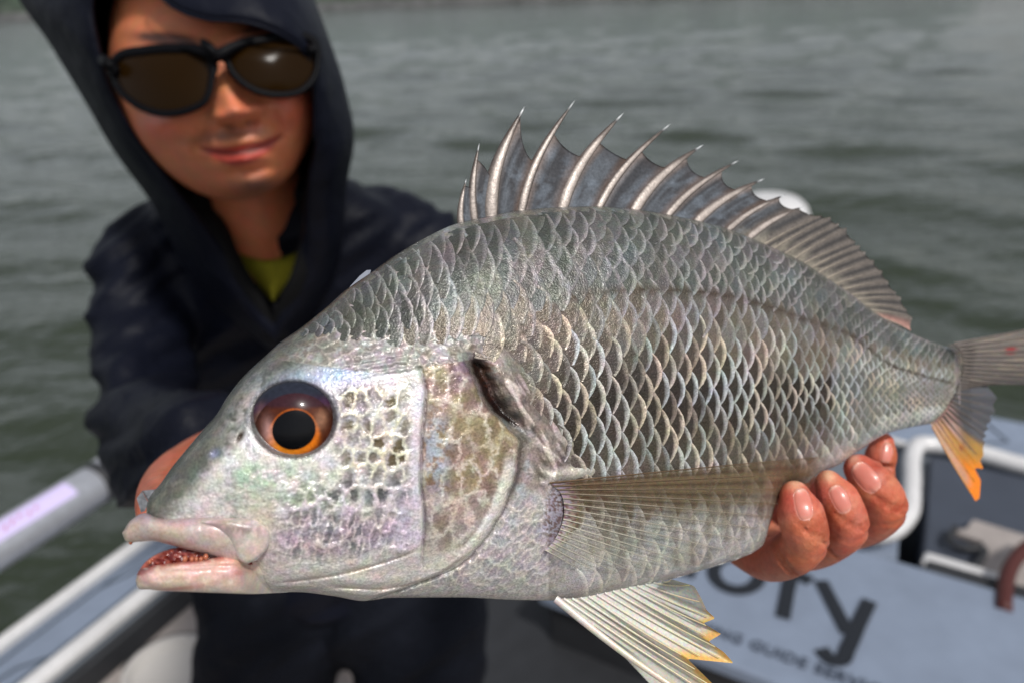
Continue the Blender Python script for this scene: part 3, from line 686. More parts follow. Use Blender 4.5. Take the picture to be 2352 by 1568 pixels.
# ---- trousers
q = MB()
vt(q, [(640, 1330, 1.20, 200), (625, 1480, 1.24, 170), (615, 1640, 1.30, 150), (640, 2000, 1.48, 105), (670, 2260, 1.58, 90)], 24, 40)
vt(q, [(900, 1330, 1.20, 200), (955, 1480, 1.22, 165), (960, 1640, 1.28, 140), (930, 2000, 1.46, 105), (900, 2260, 1.56, 90)], 24, 40)
TV, TF, TN = remesh(q, .009, 4)
tx, ty, td_ = inv(TV); TV = TV+TN*((fbm((tx*.6+ty*.8)/60, (ty*.6-tx*.8)/220, 141, 3)-.5)*.03)[:, None]
mesh('trousers', TV, TF, M_pants, person)
# ------------------------------------------------------------------ the fish
def Dm(x):   # depth of the fish's middle plane (it is held at an angle, head nearer)
    return 1.0/(5.0-2.06*(np.asarray(x, float)-280)/1920)
Yt = interp([(335, 1172), (341, 1146), (369, 1112), (395, 1075), (432, 1030), (470, 985), (500, 952), (526, 910), (564, 862), (612, 817), (650, 783), (692, 754), (763, 697), (796, 667), (863, 620), (915, 583), (970, 550), (1029, 521), (1054, 512), (1113, 499), (1185, 485), (1279, 476), (1357, 474), (1442, 479), (1523, 491), (1648, 518), (1706, 539), (1779, 570), (1852, 606), (1903, 641), (1951, 672), (2005, 714), (2093, 765), (2162, 792), (2215, 806)])
Yb = interp([(335, 1190), (360, 1218), (500, 1245), (550, 1275), (580, 1312), (605, 1345), (640, 1358), (689, 1359), (766, 1368), (835, 1379), (900, 1372), (1052, 1371), (1194, 1377), (1272, 1378), (1318, 1378), (1434, 1351), (1547, 1328), (1628, 1304), (1692, 1284), (1751, 1253), (1768, 1205), (1790, 1140), (1811, 1110), (1850, 1110), (1880, 1085), (1922, 1069), (1965, 1039), (2046, 992), (2136, 973), (2180, 968), (2215, 960)])
Ybs = interp([(335, 1190), (600, 1345), (835, 1379), (1052, 1371), (1272, 1378), (1434, 1351), (1628, 1304), (1751, 1245), (1850, 1160), (1965, 1065), (2046, 1003), (2136, 975), (2215, 960)])
YL = interp([(640, 800), (760, 818), (900, 832), (1010, 812), (1090, 800), (1140, 798), (1200, 762), (1270, 704), (1340, 676), (1500, 664), (1633, 671), (1779, 707), (1852, 732), (1943, 762), (2052, 838), (2215, 884)])
Tm = interp([(335, .0035), (350, .0065), (400, .0105), (500, .0155), (600, .0195), (700, .0225), (900, .026), (1150, .029), (1400, .029), (1700, .024), (1900, .017), (2100, .0095), (2215, .0055)])
def Tb(x, y):
    s = np.clip((y-Yt(x))/np.maximum(Yb(x)-Yt(x), 1), 0, 1)
    return Tm(x)*np.power(np.clip(4*s*(1-s), 0, 1), .45)
xo_pts = [(700, 1000), (790, 1046), (830, 1066), (860, 1082), (900, 1098), (940, 1124), (985, 1170), (1012, 1190), (1060, 1186), (1100, 1180), (1150, 1160), (1220, 1122), (1290, 1060), (1330, 980), (1365, 880), (1400, 780)]
Xo_ = interp(xo_pts)
def Xo(y): return Xo_(y)+9*(fbm(np.asarray(y, float)/16, np.asarray(y, float)*0+3.3, 401, 3)-.5)
Xp = interp([(800, 935), (830, 958), (860, 968), (900, 976), (1000, 967), (1100, 964), (1180, 972), (1290, 966), (1400, 960)])
def WX(x, y): return 20*(fbm(x/24, y/24, 201, 3)-.5)+9*(fbm(x/6, y/6, 203, 2)-.5)
def WY(x, y): return 24*(fbm(x/24, y/24, 202, 3)-.5)+9*(fbm(x/6, y/6, 204, 2)-.5)
def relief(x, y):
    h = np.zeros_like(x)
    # gill cover: raised plate, then the gill gap behind it
    d = Xo(y)-x; m = ss(780, 840, y)
    h += .0022*m*ss(-5, 6, d)
    h += .0007*m*np.exp(-((d-16)/12)**2)*ss(1010, 1060, y)
    gap = np.exp(-((d+26)/20)**2)*ss(795, 850, y)*(1-ss(930, 1010, y))
    h -= .0045*gap
    h -= .0012*np.exp(-((d+10)/9)**2)*ss(930, 1000, y)
    # shoulder girdle behind
    h += .0020*np.exp(-((d+78)/34)**2)*ss(800, 870, y)*(1-ss(1050, 1130, y))
    # preopercle groove
    dp = x-Xp(y); mp = ss(822, 860, y)*(1-ss(1285, 1320, y))
    h += mp*(-.0015*np.exp(-((dp-2)/3.5)**2)+.0008*ss(-70, -4, dp)*(dp < 2)*np.exp(-((dp+4)/40)**2))
    # lower folds of the throat
    for pts, a in (([(640, 1338), (760, 1322), (900, 1285), (960, 1262)], .0008), ([(760, 1345), (860, 1352), (980, 1330), (1080, 1270)], .0010), ([(700, 1352), (800, 1350), (900, 1340)], .0004)):
        f = interp(pts); mk = ss(pts[0][0]-20, pts[0][0]+40, x)*(1-ss(pts[-1][0]-40, pts[-1][0]+10, x))
        dy = y-f(x); h += mk*(-a*np.exp(-(dy/4)**2)+a*.6*np.exp(-((dy+16)/13)**2))
    # eye socket
    e = np.hypot((x-674)/100, (y-962)/91)
    h += -.0012*(1-ss(.86, 1.0, e))+.0001*np.exp(-((e-1.12)/.12)**2)
    # brow ridge, snout profile
    h += .0012*ell(x, y, 560, 900, 150, 26, -48)
    h -= .0009*ell(x, y, 552, 1003, 13, 5, -60); h -= .0008*ell(x, y, 494, 1040, 12, 10)
    # scale pits on the cheek
    f1, f2, c = worley((x+WX(x, y))/34+.18*y/42, (y+WY(x, y))/45, 1)
    ck = ss(742, 820, x)*(1-ss(930, 955, x))*ss(870, 905, y)*(1-ss(1250, 1300, y))
    ck = np.maximum(ck, ss(600, 700, x)*(1-ss(930, 955, x))*ss(1085, 1150, y)*(1-ss(1275, 1320, y)))
    h += ck*.0006*(1-ss(.05, .5, f2-f1))*ss(.25, .6, fbm(x/40, y/40, 205))
    f1o, f2o, co = worley((x+1.3*WX(x, y)+.12*(y-1000))/41, (y+1.5*WY(x, y))/72, 2)
    op = (dp > 6)*(d > 14)*ss(800, 850, y)*(1-ss(1270, 1320, y))
    h += op*.6*(.0004*(1-ss(.03, .35, f2o-f1o))+.0004*f1o)*ss(.2, .6, fbm(x/50, y/50, 206))
    # nape bumps
    f1n, f2n, cn = worley((x+.5*y)/30, (y-.3*x)/22, 3)
    na = (y < YL(x)+25)*ss(640, 720, x)*(1-ss(1080, 1180, x))
    h += .0011*(fbm((x*.86-y*.5)/11, (y*.86+x*.5)/60, 36, 3)-.5)*2*np.clip((d < -30)*np.exp(-((d+80)/50)**2)*ss(830, 900, y)*(1-ss(1090, 1140, y)), 0, 1)
    h += na*.0003*(1-ss(.0, .4, f2n-f1n))
    # throat scales
    f1t, f2t, ct = worley((x*.8+y*.55+.5*WX(x, y))/13, (y*.8-x*.5+.5*WY(x, y))/29, 4)
    th = (d < -6)*ss(1120, 1180, y)*(1-ss(1245, 1290, x))
    h += th*.00035*(1-ss(0, .45, f2t-f1t))
    # fine wrinkles of the skin
    wr = ell(x, y, 880, 832, 75, 22, -5)
    h += wr*.0005*np.sin((y+.18*x+9*fbm(x/30, y/12, 6))/2.6)
    sk = ss(500, 560, x)*(1-ss(780, 840, x))*ss(1050, 1090, y)
    h += .0002*sk*(fbm(x/9+y/14, y/7, 7, 3)-.5)*2
    # hollow above the pectoral fin
    h -= .0020*ell(x, y, 1243, 1096, 15, 9, 10)
    h += .0016*ell(x, y, 1310, 1088, 60, 13, -8)
    h += .0016*ell(x, y, 1272, 1180, 20, 80, 8)
    return h
c_back = lin((104, 105, 100)); c_mid = lin((146, 136, 126)); c_bel = lin((220, 221, 220)); c_lt = lin((214, 206, 196)); c_dk = lin((62, 56, 50))
def bodycol(x, y):
    """base pigment of the skin"""
    s = (y-Yt(x))/np.maximum(Ybs(x)-Yt(x), 1)
    col = np.tile(c_back, x.shape+(1,)).astype(float)
    n = fbm(x/90, y/60, 11); n2 = fbm(x/26, y/22, 12); n3 = fbm(x/40, y/30, 13)
    col = mix(col, ss(.18, .4, s+.12*(n-.5)), c_mid)
    col = mix(col, ss(.62, .92, s+.15*(n-.5)), c_bel)
    col = mix(col, .35*ss(.45, .7, n2), lin((178, 168, 154)))
    col = mix(col, .32*ss(.5, .75, n3)*(1-ss(.6, .8, s)), lin((118, 130, 120)))
    col = mix(col, .40*ss(.5, .72, fbm(x/33, y/28, 14)), lin((170, 152, 162)))
    col = mix(col, .35*ss(.52, .74, fbm(x/23, y/23, 15)), lin((156, 172, 184)))
    return col
def headcol(x, y):
    col = bodycol(x, y); d = Xo(y)-x; dp = x-Xp(y)
    n = fbm(x/70, y/70, 21); nf = fbm(x/14, y/14, 22); n3 = fbm(x/34, y/30, 24); vf = fbm(x/5, y/5, 25, 3)
    head = np.clip(ss(-4, 4, d)+(x < 1000), 0, 1)
    front = 1-ss(900, 1010, x)
    hc = np.tile(lin((222, 217, 216)), x.shape+(1,)).astype(float)                 # silvery cheek
    hc = mix(hc, .55*ss(.4, .65, n3), lin((222, 206, 206)))
    hc = mix(hc, .5*ss(.5, .75, fbm(x/20, y/26, 26)), lin((170, 176, 172)))
    hc = mix(hc, .75*ell(x, y, 640, 1130, 130, 70, 10)*ss(.3, .6, fbm(x/25, y/25, 27)), lin((172, 196, 158)))
    hc = mix(hc, .55*ell(x, y, 600, 1110, 60, 50)*ss(.35, .6, nf), lin((120, 168, 138)))
    hc = mix(hc, .35*ss(.5, .7, fbm(x/16, y/24, 28)), lin((128, 130, 124)))
    # dark upper head and snout
    topd = y-Yt(x)
    up = 1-ss(40, 150, topd+50*(n-.5)-60*ss(760, 1000, x))
    up = np.maximum(up, (1-ss(-22, 26, (y-(1010+(540-x)*1.02))+16*(nf-.5)))*(1-ss(560, 600, x)))
    hc = mix(hc, .95*up, lin((72, 74, 66)))
    hc = mix(hc, .5*up*ss(.5, .7, fbm(x/30, y/18, 29)), lin((92, 88, 74)))
    hc = mix(hc, .55*ell(x, y, 560, 945, 95, 26, -55)*ss(.3, .6, nf), lin((214, 208, 204)))
    hc = mix(hc, .9*ell(x, y, 420, 1130, 90, 22, -52)*up, lin((98, 104, 92)))
    hc = mix(hc, .45*ss(.5, .7, fbm((x+y)/22, (y-x)/44, 30))*up, lin((130, 128, 118)))
    # blue to purple sheen of pigment behind the eye
    hc = mix(hc, .75*ell(x, y, 800, 905, 62, 90, -12)*(.5+.9*nf), lin((108, 98, 128)))
    hc = mix(hc, .85*ell(x, y, 760, 862, 110, 26, -8)*(.4+nf), lin((150, 172, 198)))
    hc = mix(hc, .8*ell(x, y, 885, 832, 70, 22, -5), lin((196, 200, 216)))
    hc = mix(hc, .5*ell(x, y, 800, 960, 40, 60)*ss(.4, .6, nf), lin((120, 96, 90)))
    # cheek scales: dark pits in a pale net
    f1, f2, c = worley((x+WX(x, y))/34+.18*y/42, (y+WY(x, y))/45, 1)
    ck = ss(742, 820, x)*(1-ss(930, 955, x))*ss(870, 905, y)*(1-ss(1250, 1300, y))
    ck = np.maximum(ck, ss(600, 700, x)*(1-ss(930, 955, x))*ss(1085, 1150, y)*(1-ss(1275, 1320, y)))
    ck2 = ck*np.clip(.25+1.3*n, 0, 1)
    net = 1-ss(.06, .36, f2-f1+.14*(vf-.5))
    pale = mix(np.tile(lin((226, 216, 190)), x.shape+(1,)).astype(float), ss(1080, 1150, y), lin((216, 202, 214)))
    pit = mix(np.tile(lin((108, 94, 70)), x.shape+(1,)).astype(float), ss(1050, 1130, y), lin((92, 92, 94)))
    nvar = ss(.30, .60, fbm(x/38, y/38, 207)); hc = mix(hc, ck*net*(.35+.5*nvar), pale); hc = mix(hc, ck*(1-net)*(1-.85*ss(.26, .50, f1+.25*(vf-.5)))*1.1*np.clip(.30+.62*c+.35*(nvar-.5), 0, .95)*ss(.15, .45, f2-f1+.2), pit*.8)
    lz = ss(610, 680, x)*(1-ss(925, 950, x))*ss(1150, 1200, y)*(1-ss(1272, 1305, y))
    f1b, f2b, cb_ = worley((x+.25*(y-1200)+.5*WX(x, y))/18, (y+WY(x, y))/50, 5)
    lc = mix(np.tile(lin((98, 96, 104)), x.shape+(1,)).astype(float), .8*cb_, lin((176, 160, 170)))
    lc = mix(lc, .9*(1-ss(.05, .34, f2b-f1b)), lin((228, 212, 214)))
    hc = mix(hc, .8*lz, lc)
    # gill cover scales
    f1o, f2o, co = worley((x+1.3*WX(x, y)+.12*(y-1000))/41, (y+1.5*WY(x, y))/72, 2)
    neto = 1-ss(.02, .28, f2o-f1o+.15*(vf-.5))
    og = (dp > 5).astype(float)*ss(790, 830, y)
    oc = mix(np.tile(lin((158, 142, 112)), x.shape+(1,)).astype(float), ss(.35, .6, n3)*.6, lin((158, 128, 130)))
    oc = mix(oc, .6*ss(1100, 1220, y), lin((190, 182, 182)))
    oc = mix(oc, .75*(.25+.75*co)*(1-ss(.22, .52, f1o+.2*(vf-.5)))*(1-neto), lin((96, 78, 60)))
    oc = mix(oc, neto*(.25+.55*ss(.35, .62, fbm(x/44, y/44, 208))), lin((216, 204, 190)))
    oc = mix(oc, .75*ell(x, y, 1000, 1040, 30, 90, 0)*ss(.35, .55, nf), lin((176, 190, 206)))
    oc = mix(oc, .85*ell(x, y, 1068, 850, 24, 30)*nf*1.5, lin((104, 84, 120)))
    hc = mix(hc, og, oc)
    # whitish highlight painted along the preopercle edge, its dark groove
    hc = mix(hc, .75*np.exp(-((dp+13)/10)**2)*ss(860, 940, y)*(1-ss(1290, 1320, y)), lin((214, 204, 214)))
    hc = mix(hc, .75*np.exp(-((dp-3)/3.2)**2)*ss(840, 880, y)*(1-ss(1280, 1310, y)), lin((92, 76, 84)))
    hc = mix(hc, .8*ell(x, y, 925, 1215, 32, 75, 4), lin((212, 198, 216)))
    # pale membrane edge of the gill cover
    hc = mix(hc, .95*np.exp(-((d-15)/15)**4)*ss(1025, 1090, y), lin((226, 223, 214)))
    hc = mix(hc, .5*np.exp(-((d-34)/4)**2)*ss(1050, 1110, y), lin((140, 122, 116)))
    # chin and throat
    tz = ss(1255, 1310, y+.06*(x-700))
    hc = mix(hc, tz*.85, lin((208, 204, 196)))
    hc = mix(hc, tz*.6*ss(.5, .65, fbm(x/16, y/8, 33)), lin((222, 214, 202)))
    hc = mix(hc, .7*ell(x, y, 600, 1215, 36, 90, 10), lin((206, 186, 176)))
    hc = mix(hc, .5*ell(x, y, 690, 1250, 60, 45)*ss(.45, .6, nf), lin((226, 196, 208)))
    for pts in ([(640, 1338), (760, 1322), (900, 1285), (960, 1262)], [(760, 1345), (860, 1352), (980, 1330), (1080, 1270)]):
        f = interp(pts); mk = ss(pts[0][0]-20, pts[0][0]+40, x)*(1-ss(pts[-1][0]-40, pts[-1][0]+10, x))
        hc = mix(hc, .55*mk*np.exp(-((y-f(x))/3.5)**2), lin((128, 112, 100)))
    # nostrils
    hc = mix(hc, .95*np.clip(1.4*ell(x, y, 551, 1003, 14, 5, -60), 0, 1), lin((52, 34, 22)))
    hc = mix(hc, .8*np.clip(1.5*ell(x, y, 494, 1041, 12, 9, -40), 0, 1), lin((136, 144, 168)))
    hc = mix(hc, .8*ell(x, y, 526, 1042, 3, 4), lin((80, 40, 34)))
    # skin ring about the eye
    e = np.hypot((x-674)/100, (y-962)/91)
    hc = mix(hc, .5*np.exp(-((e-1.04)/.06)**2)*(y < 970), lin((110, 116, 124)))
    hc = mix(hc, .8*(1-ss(.99, 1.05, e)), lin((40, 38, 42)))
    col = mix(col, head, hc)
    # nape mottling
    na = (y < YL(x)+25)*ss(600, 700, x)*(1-ss(1080, 1180, x))*ss(15, 60, topd)
    f1n, f2n, cn = worley((x+.5*y)/30, (y-.3*x)/22, 3)
    nc = mix(np.tile(lin((132, 126, 118)), x.shape+(1,)).astype(float), ss(.4, .6, n3), lin((172, 158, 164)))
    nc = mix(nc, .6*(1-ss(.0, .25, f2n-f1n)), lin((206, 198, 186))); nc = mix(nc, .4*(cn > .65), lin((118, 108, 92)))
    nc = mix(nc, .5*ss(.5, .7, nf), lin((166, 178, 172)))
    col = mix(col, .85*na, nc)
    # behind the gill cover
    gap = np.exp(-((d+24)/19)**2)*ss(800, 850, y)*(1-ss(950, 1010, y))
    col = mix(col, np.clip(1.5*gap, 0, 1), lin((30, 20, 18)))  # gill gap: dark flesh, with the shadow inside it painted in too
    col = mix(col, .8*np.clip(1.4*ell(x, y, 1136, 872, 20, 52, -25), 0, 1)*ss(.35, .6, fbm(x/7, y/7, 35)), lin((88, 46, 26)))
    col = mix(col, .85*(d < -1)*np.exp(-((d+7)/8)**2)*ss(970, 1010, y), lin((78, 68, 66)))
    gir = (d < -30)*np.exp(-((d+80)/50)**2)*ss(830, 900, y)*(1-ss(1090, 1140, y))
    st = fbm((x*.86-y*.5)/11, (y*.86+x*.5)/60, 36, 3)
    gc = mix(np.tile(lin((134, 120, 112)), x.shape+(1,)).astype(float), ss(.5, .6, st), lin((212, 196, 188)))
    gc = mix(gc, .6*ss(.55, .7, fbm(x/18, y/26, 37)), lin((70, 66, 66)))
    col = mix(col, .9*np.clip(gir*1.3, 0, 1), gc)
    # throat field
    th = (d < -6)*ss(1115, 1180, y)*(1-ss(1250, 1330, x))
    f1t, f2t, ct = worley((x*.8+y*.55+.5*WX(x, y))/13, (y*.8-x*.5+.5*WY(x, y))/29, 4)
    tc = mix(np.tile(lin((188, 180, 180)), x.shape+(1,)).astype(float), .8*(1-ss(.0, .3, f2t-f1t)), lin((222, 212, 206)))
    tc = mix(tc, .55*ct*ss(.1, .4, f2t-f1t), lin((110, 110, 122)))
    tc = mix(tc, .5*ss(1300, 1370, y), lin((178, 180, 170)))
    col = mix(col, .9*th, tc)
    # fin root
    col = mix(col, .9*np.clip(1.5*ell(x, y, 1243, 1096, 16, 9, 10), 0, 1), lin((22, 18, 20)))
    pb = np.clip(1.5*ell(x, y, 1310, 1086, 58, 14, -8), 0, 1); col = mix(col, .9*pb, lin((230, 224, 208)))
    fr = np.clip(1.4*ell(x, y, 1276, 1180, 24, 78, 8), 0, 1)
    frc = mix(np.tile(lin((186, 176, 196)), x.shape+(1,)).astype(float), ss(.5, .58, fbm(x/4, y/4, 38, 2)), lin((118, 84, 88)))
    col = mix(col, .85*fr, frc)
    return col
fish_loc = P(1240, 960, float(Dm(1240)))
fish = thing('seabream', 'large silver black seabream with raised spiny dorsal fin held sideways towards the camera', 'fish', fish_loc)
def front_d(x, y, lift=0.0): return Dm(x)-Tb(x, y)-lift
def build_body():
    nx, ny = 640, 400
    xs = 337+(2206-337)*np.linspace(0, 1, nx); u = np.linspace(0, 1, ny); s = .55*(1-np.cos(PI*u))/2+.45*u
    X = np.repeat(xs[:, None], ny, 1); T0 = Yt(xs)[:, None]; B0 = Yb(xs)[:, None]; Y = T0+(B0-T0)*s[None, :]
    edge = np.clip(np.minimum(Y-T0, B0-Y)/14, 0, 1); rel = relief(X, Y)*edge
    D = Dm(X)-Tb(X, Y)-rel
    cols = headcol(X, Y)
    # body skin under the scales is dark
    d = Xo(Y)-X
    under = ((d < -95) | ((Y < YL(X)) & (X > 1080)))*(1-((X < 1260) & (Y > 1115)))
    cols = mix(cols, .35*under, c_dk)
    # far side : mirrored across the middle plane, plain
    n = np.cross(P(2000, 900, float(Dm(2000)))-P(500, 900, float(Dm(500))), P(1200, 1300, float(Dm(1200)))-P(1200, 500, float(Dm(1200)))); n /= np.linalg.norm(n)
    if n @ Fv < 0: n = -n
    far = P(X, Y, Dm(X))+(Tb(X, Y)*1.0)[..., None]*n
    slab('body', X, Y, D, None, M_skinfish, fish, cols=cols, colsb=bodycol(X, Y), far=far)
build_body()

# ---- scales: one small curved plate each, laid in overlapping rows
def pitch(x): return np.interp(x, [640, 760, 900, 1050, 1200, 1350, 1700, 1900, 2040, 2210], [20, 24, 30, 36, 39, 39, 31, 23, 17.5, 13])
def make_scales():
    xc = [660.0]
    while xc[-1] < 2186: xc.append(xc[-1]+float(pitch(xc[-1])))
    NU, NL = 6, 16; items = []
    us = np.array([-.9, -.2, .3, .62, .82, .94, 1.0]); vs = np.array([-1, -.72, -.4, 0, .4, .72, 1.0])
    Ug, Vg = np.meshgrid(us, vs, indexing='ij')
    def yrow(r, x):
        if r < NU: return Yt(x)+(YL(x)-Yt(x))*((r+.35)/NU)
        q = (r-NU+.5)/NL; return YL(x)+(Ybs(x)-YL(x))*q
    for r in range(-0, NU+NL):
        off = .5*(r % 2)
        for i in range(len(xc)-1):
            x = xc[i]+off*(xc[i+1]-xc[i]); px = float(pitch(x)); y = float(yrow(r, x))
            # lean of the columns : rows below the line are pushed forward a little like in the fish
            y0 = float(yrow(max(r-1, 0), x)); y1 = float(yrow(r+1, x)); ry = max((y1-y0)/(2 if r > 0 else 1), 5)
            jit = 1.0+ (1.6 if x < 1130 else .9 if x < 1330 else .35)
            x += rng.normal()*jit*px*.035; y += rng.normal()*jit*.9
            d = float(Xo(y))-x
            if r >= NU:
                if d > (-92 if y < 970 else -62): continue
                if x < 1300 and y > 1050 or (x < 1262 and y > 1000): continue
            else:
                if x < 1135 and d > -60 and y > 768: continue
                if x < 1120 and d > -14 and y > 795: continue
                if x < 1050 and y > float(YL(x))-8: continue
                if x < 760+(y-600)*.0 and y > 0 and rng.random() < .25*(760-x)/100: continue
            if y > float(Yb(x))-2 or y < float(Yt(x))+2: continue
            # body direction and local frame
            sl = (float(yrow(r, x+12))-float(yrow(r, x-12)))/24; a = math.atan(sl)+rng.normal()*.035*jit
            if r >= NU: a = a*.8
            a += -.10 if r >= NU and x < 1500 else 0
            if r < NU: a += .30*(1-r/NU)*ss(1100, 1300, x)+.10
            hw = ry*1.10; 
            # apical margin
            mg = 1-(.52+.14*rng.random())*np.abs(Vg)**(1.7+.9*rng.random())
            Xl = np.where(Ug > 0, Ug*.98*px*mg, Ug*.9*px); Yl = Vg*hw*np.where(Ug > .3, 1, .95)
            ca, sa = math.cos(a), math.sin(a)
            X = x+Xl*ca-Yl*sa*.55; Y = y+Xl*sa+Yl*ca
            Tt, Bt = Yt(X), Yb(X); Y = np.minimum(np.maximum(Y, Tt+1.0), Bt-1.0)
            lf = (.00005+(.00080*(px/39)+.00018*rng.normal()*min(jit-.9, .6))*(Ug+.15)*.9)
            lf = lf+.00022*(1-Vg**2)*(Ug > -.5)-.00012*(Ug > .97)
            lf = np.maximum(lf, -.0004)
            edge = np.clip(np.minimum(Y-Tt, Bt-Y)/14, .3, 1)
            D = Dm(X)-Tb(X, Y)-lf*edge
            rr = Ug+.0*Vg
            items.append((px*ry, X, Y, D, r, x, y, rr))
    # colours
    Xc = np.array([it[5] for it in items]); Yc = np.array([it[6] for it in items]); base = bodycol(Xc, Yc)
    out = []
    for k, (ar, X, Y, D, r, x, y, rr) in enumerate(items):
        b = base[k]*(.62+.48*rng.random()**1.2)
        s = (y-float(Yt(x)))/max(float(Ybs(x))-float(Yt(x)), 1)
        mid = math.exp(-((s-.50)/.22)**2)*float(ss(1180, 1300, x))*(1-float(ss(1900, 2100, x)))
        brn_ = lin((92, 78, 60)) if s > .22 else lin((60, 62, 55)); dark = mix(b[None], np.array([.62]), brn_)[0]
        dark = mix(dark[None], np.array([.92*mid*float(ss(.25, .7, fbm(x/120, y/60, 310)+.35*math.exp(-((y-960)/120)**2)))]), lin((34, 27, 20)))[0]
        if s > .8: dark = mix(b[None], np.array([.25]), lin((146, 144, 134)))[0]
        if s > .3 and x > 1900: dark = mix(dark[None], np.array([.30]), lin((150, 158, 154)))[0]
        rimc = mix(b[None], np.array([.80]), lin((222, 206, 184))*float(ss(.35, .6, fbm(x/70, y/40, 311)))+lin((200, 206, 206))*(1-float(ss(.35, .6, fbm(x/70, y/40, 311)))))[0]
        if s > .78: rimc = lin((232, 228, 218))
        if s < .3: rimc = mix(b[None], np.array([.8]), lin((158, 154, 152)))[0]
        if r == NU_: dark = dark*.85
        w_ = ss(.68, .93, rr+.22*(fbm(X/7, Y/7, 301)-.5)); w_ = w_*(.60+.6*fbm(X/16+k*.37, Y/16, 302))*(.38+.85*float(ss(.3, .62, fbm(x/55, y/45, 320))))
        tipdark = np.exp(-((rr-.35)/.4)**2)
        cc = dark[None, None, :]*(1-w_[..., None])+rimc[None, None, :]*w_[..., None]
        cc = cc*(.80+.42*fbm(X/34, Y/26, 312, 3)+.12*(fbm(X/8, Y/8, 313, 2)-.5))[..., None]
        cc = mix(cc, .85*np.exp(-((Y-YL(X)-2-5*(fbm(X/14, Y/14, 321)-.5))/4.2)**2)*(X > 1100)*(.5+fbm(X/12, Y/20, 322)), lin((64, 52, 40)))
        out.append((ar, X, Y, D, np.clip(cc, 0, 1)))
    out.sort(key=lambda t: -t[0])
    F = gridfaces(7, 7); vis = out
    def solid(X, Y, D, cc):
        return P(X, Y, D).reshape(-1, 3), cc.reshape(-1, 3)
    first = 300
    for (ar, X, Y, D, cc) in vis[:first]:
        V, c = solid(X, Y, D, cc); mesh('scale', V, F, M_scale, fish, cols=c)
    Vs, Cs, Fs = [], [], []
    for n, (ar, X, Y, D, cc) in enumerate(vis[first:]):
        V, c = solid(X, Y, D, cc); Vs.append(V); Cs.append(c); Fs.append(F+49*n)
    o = mesh('scale_cover', np.concatenate(Vs), np.concatenate(Fs), M_scale, fish, cols=np.concatenate(Cs)); o['kind'] = 'stuff'
    print('scales', len(out))
NU_ = 6
make_scales()

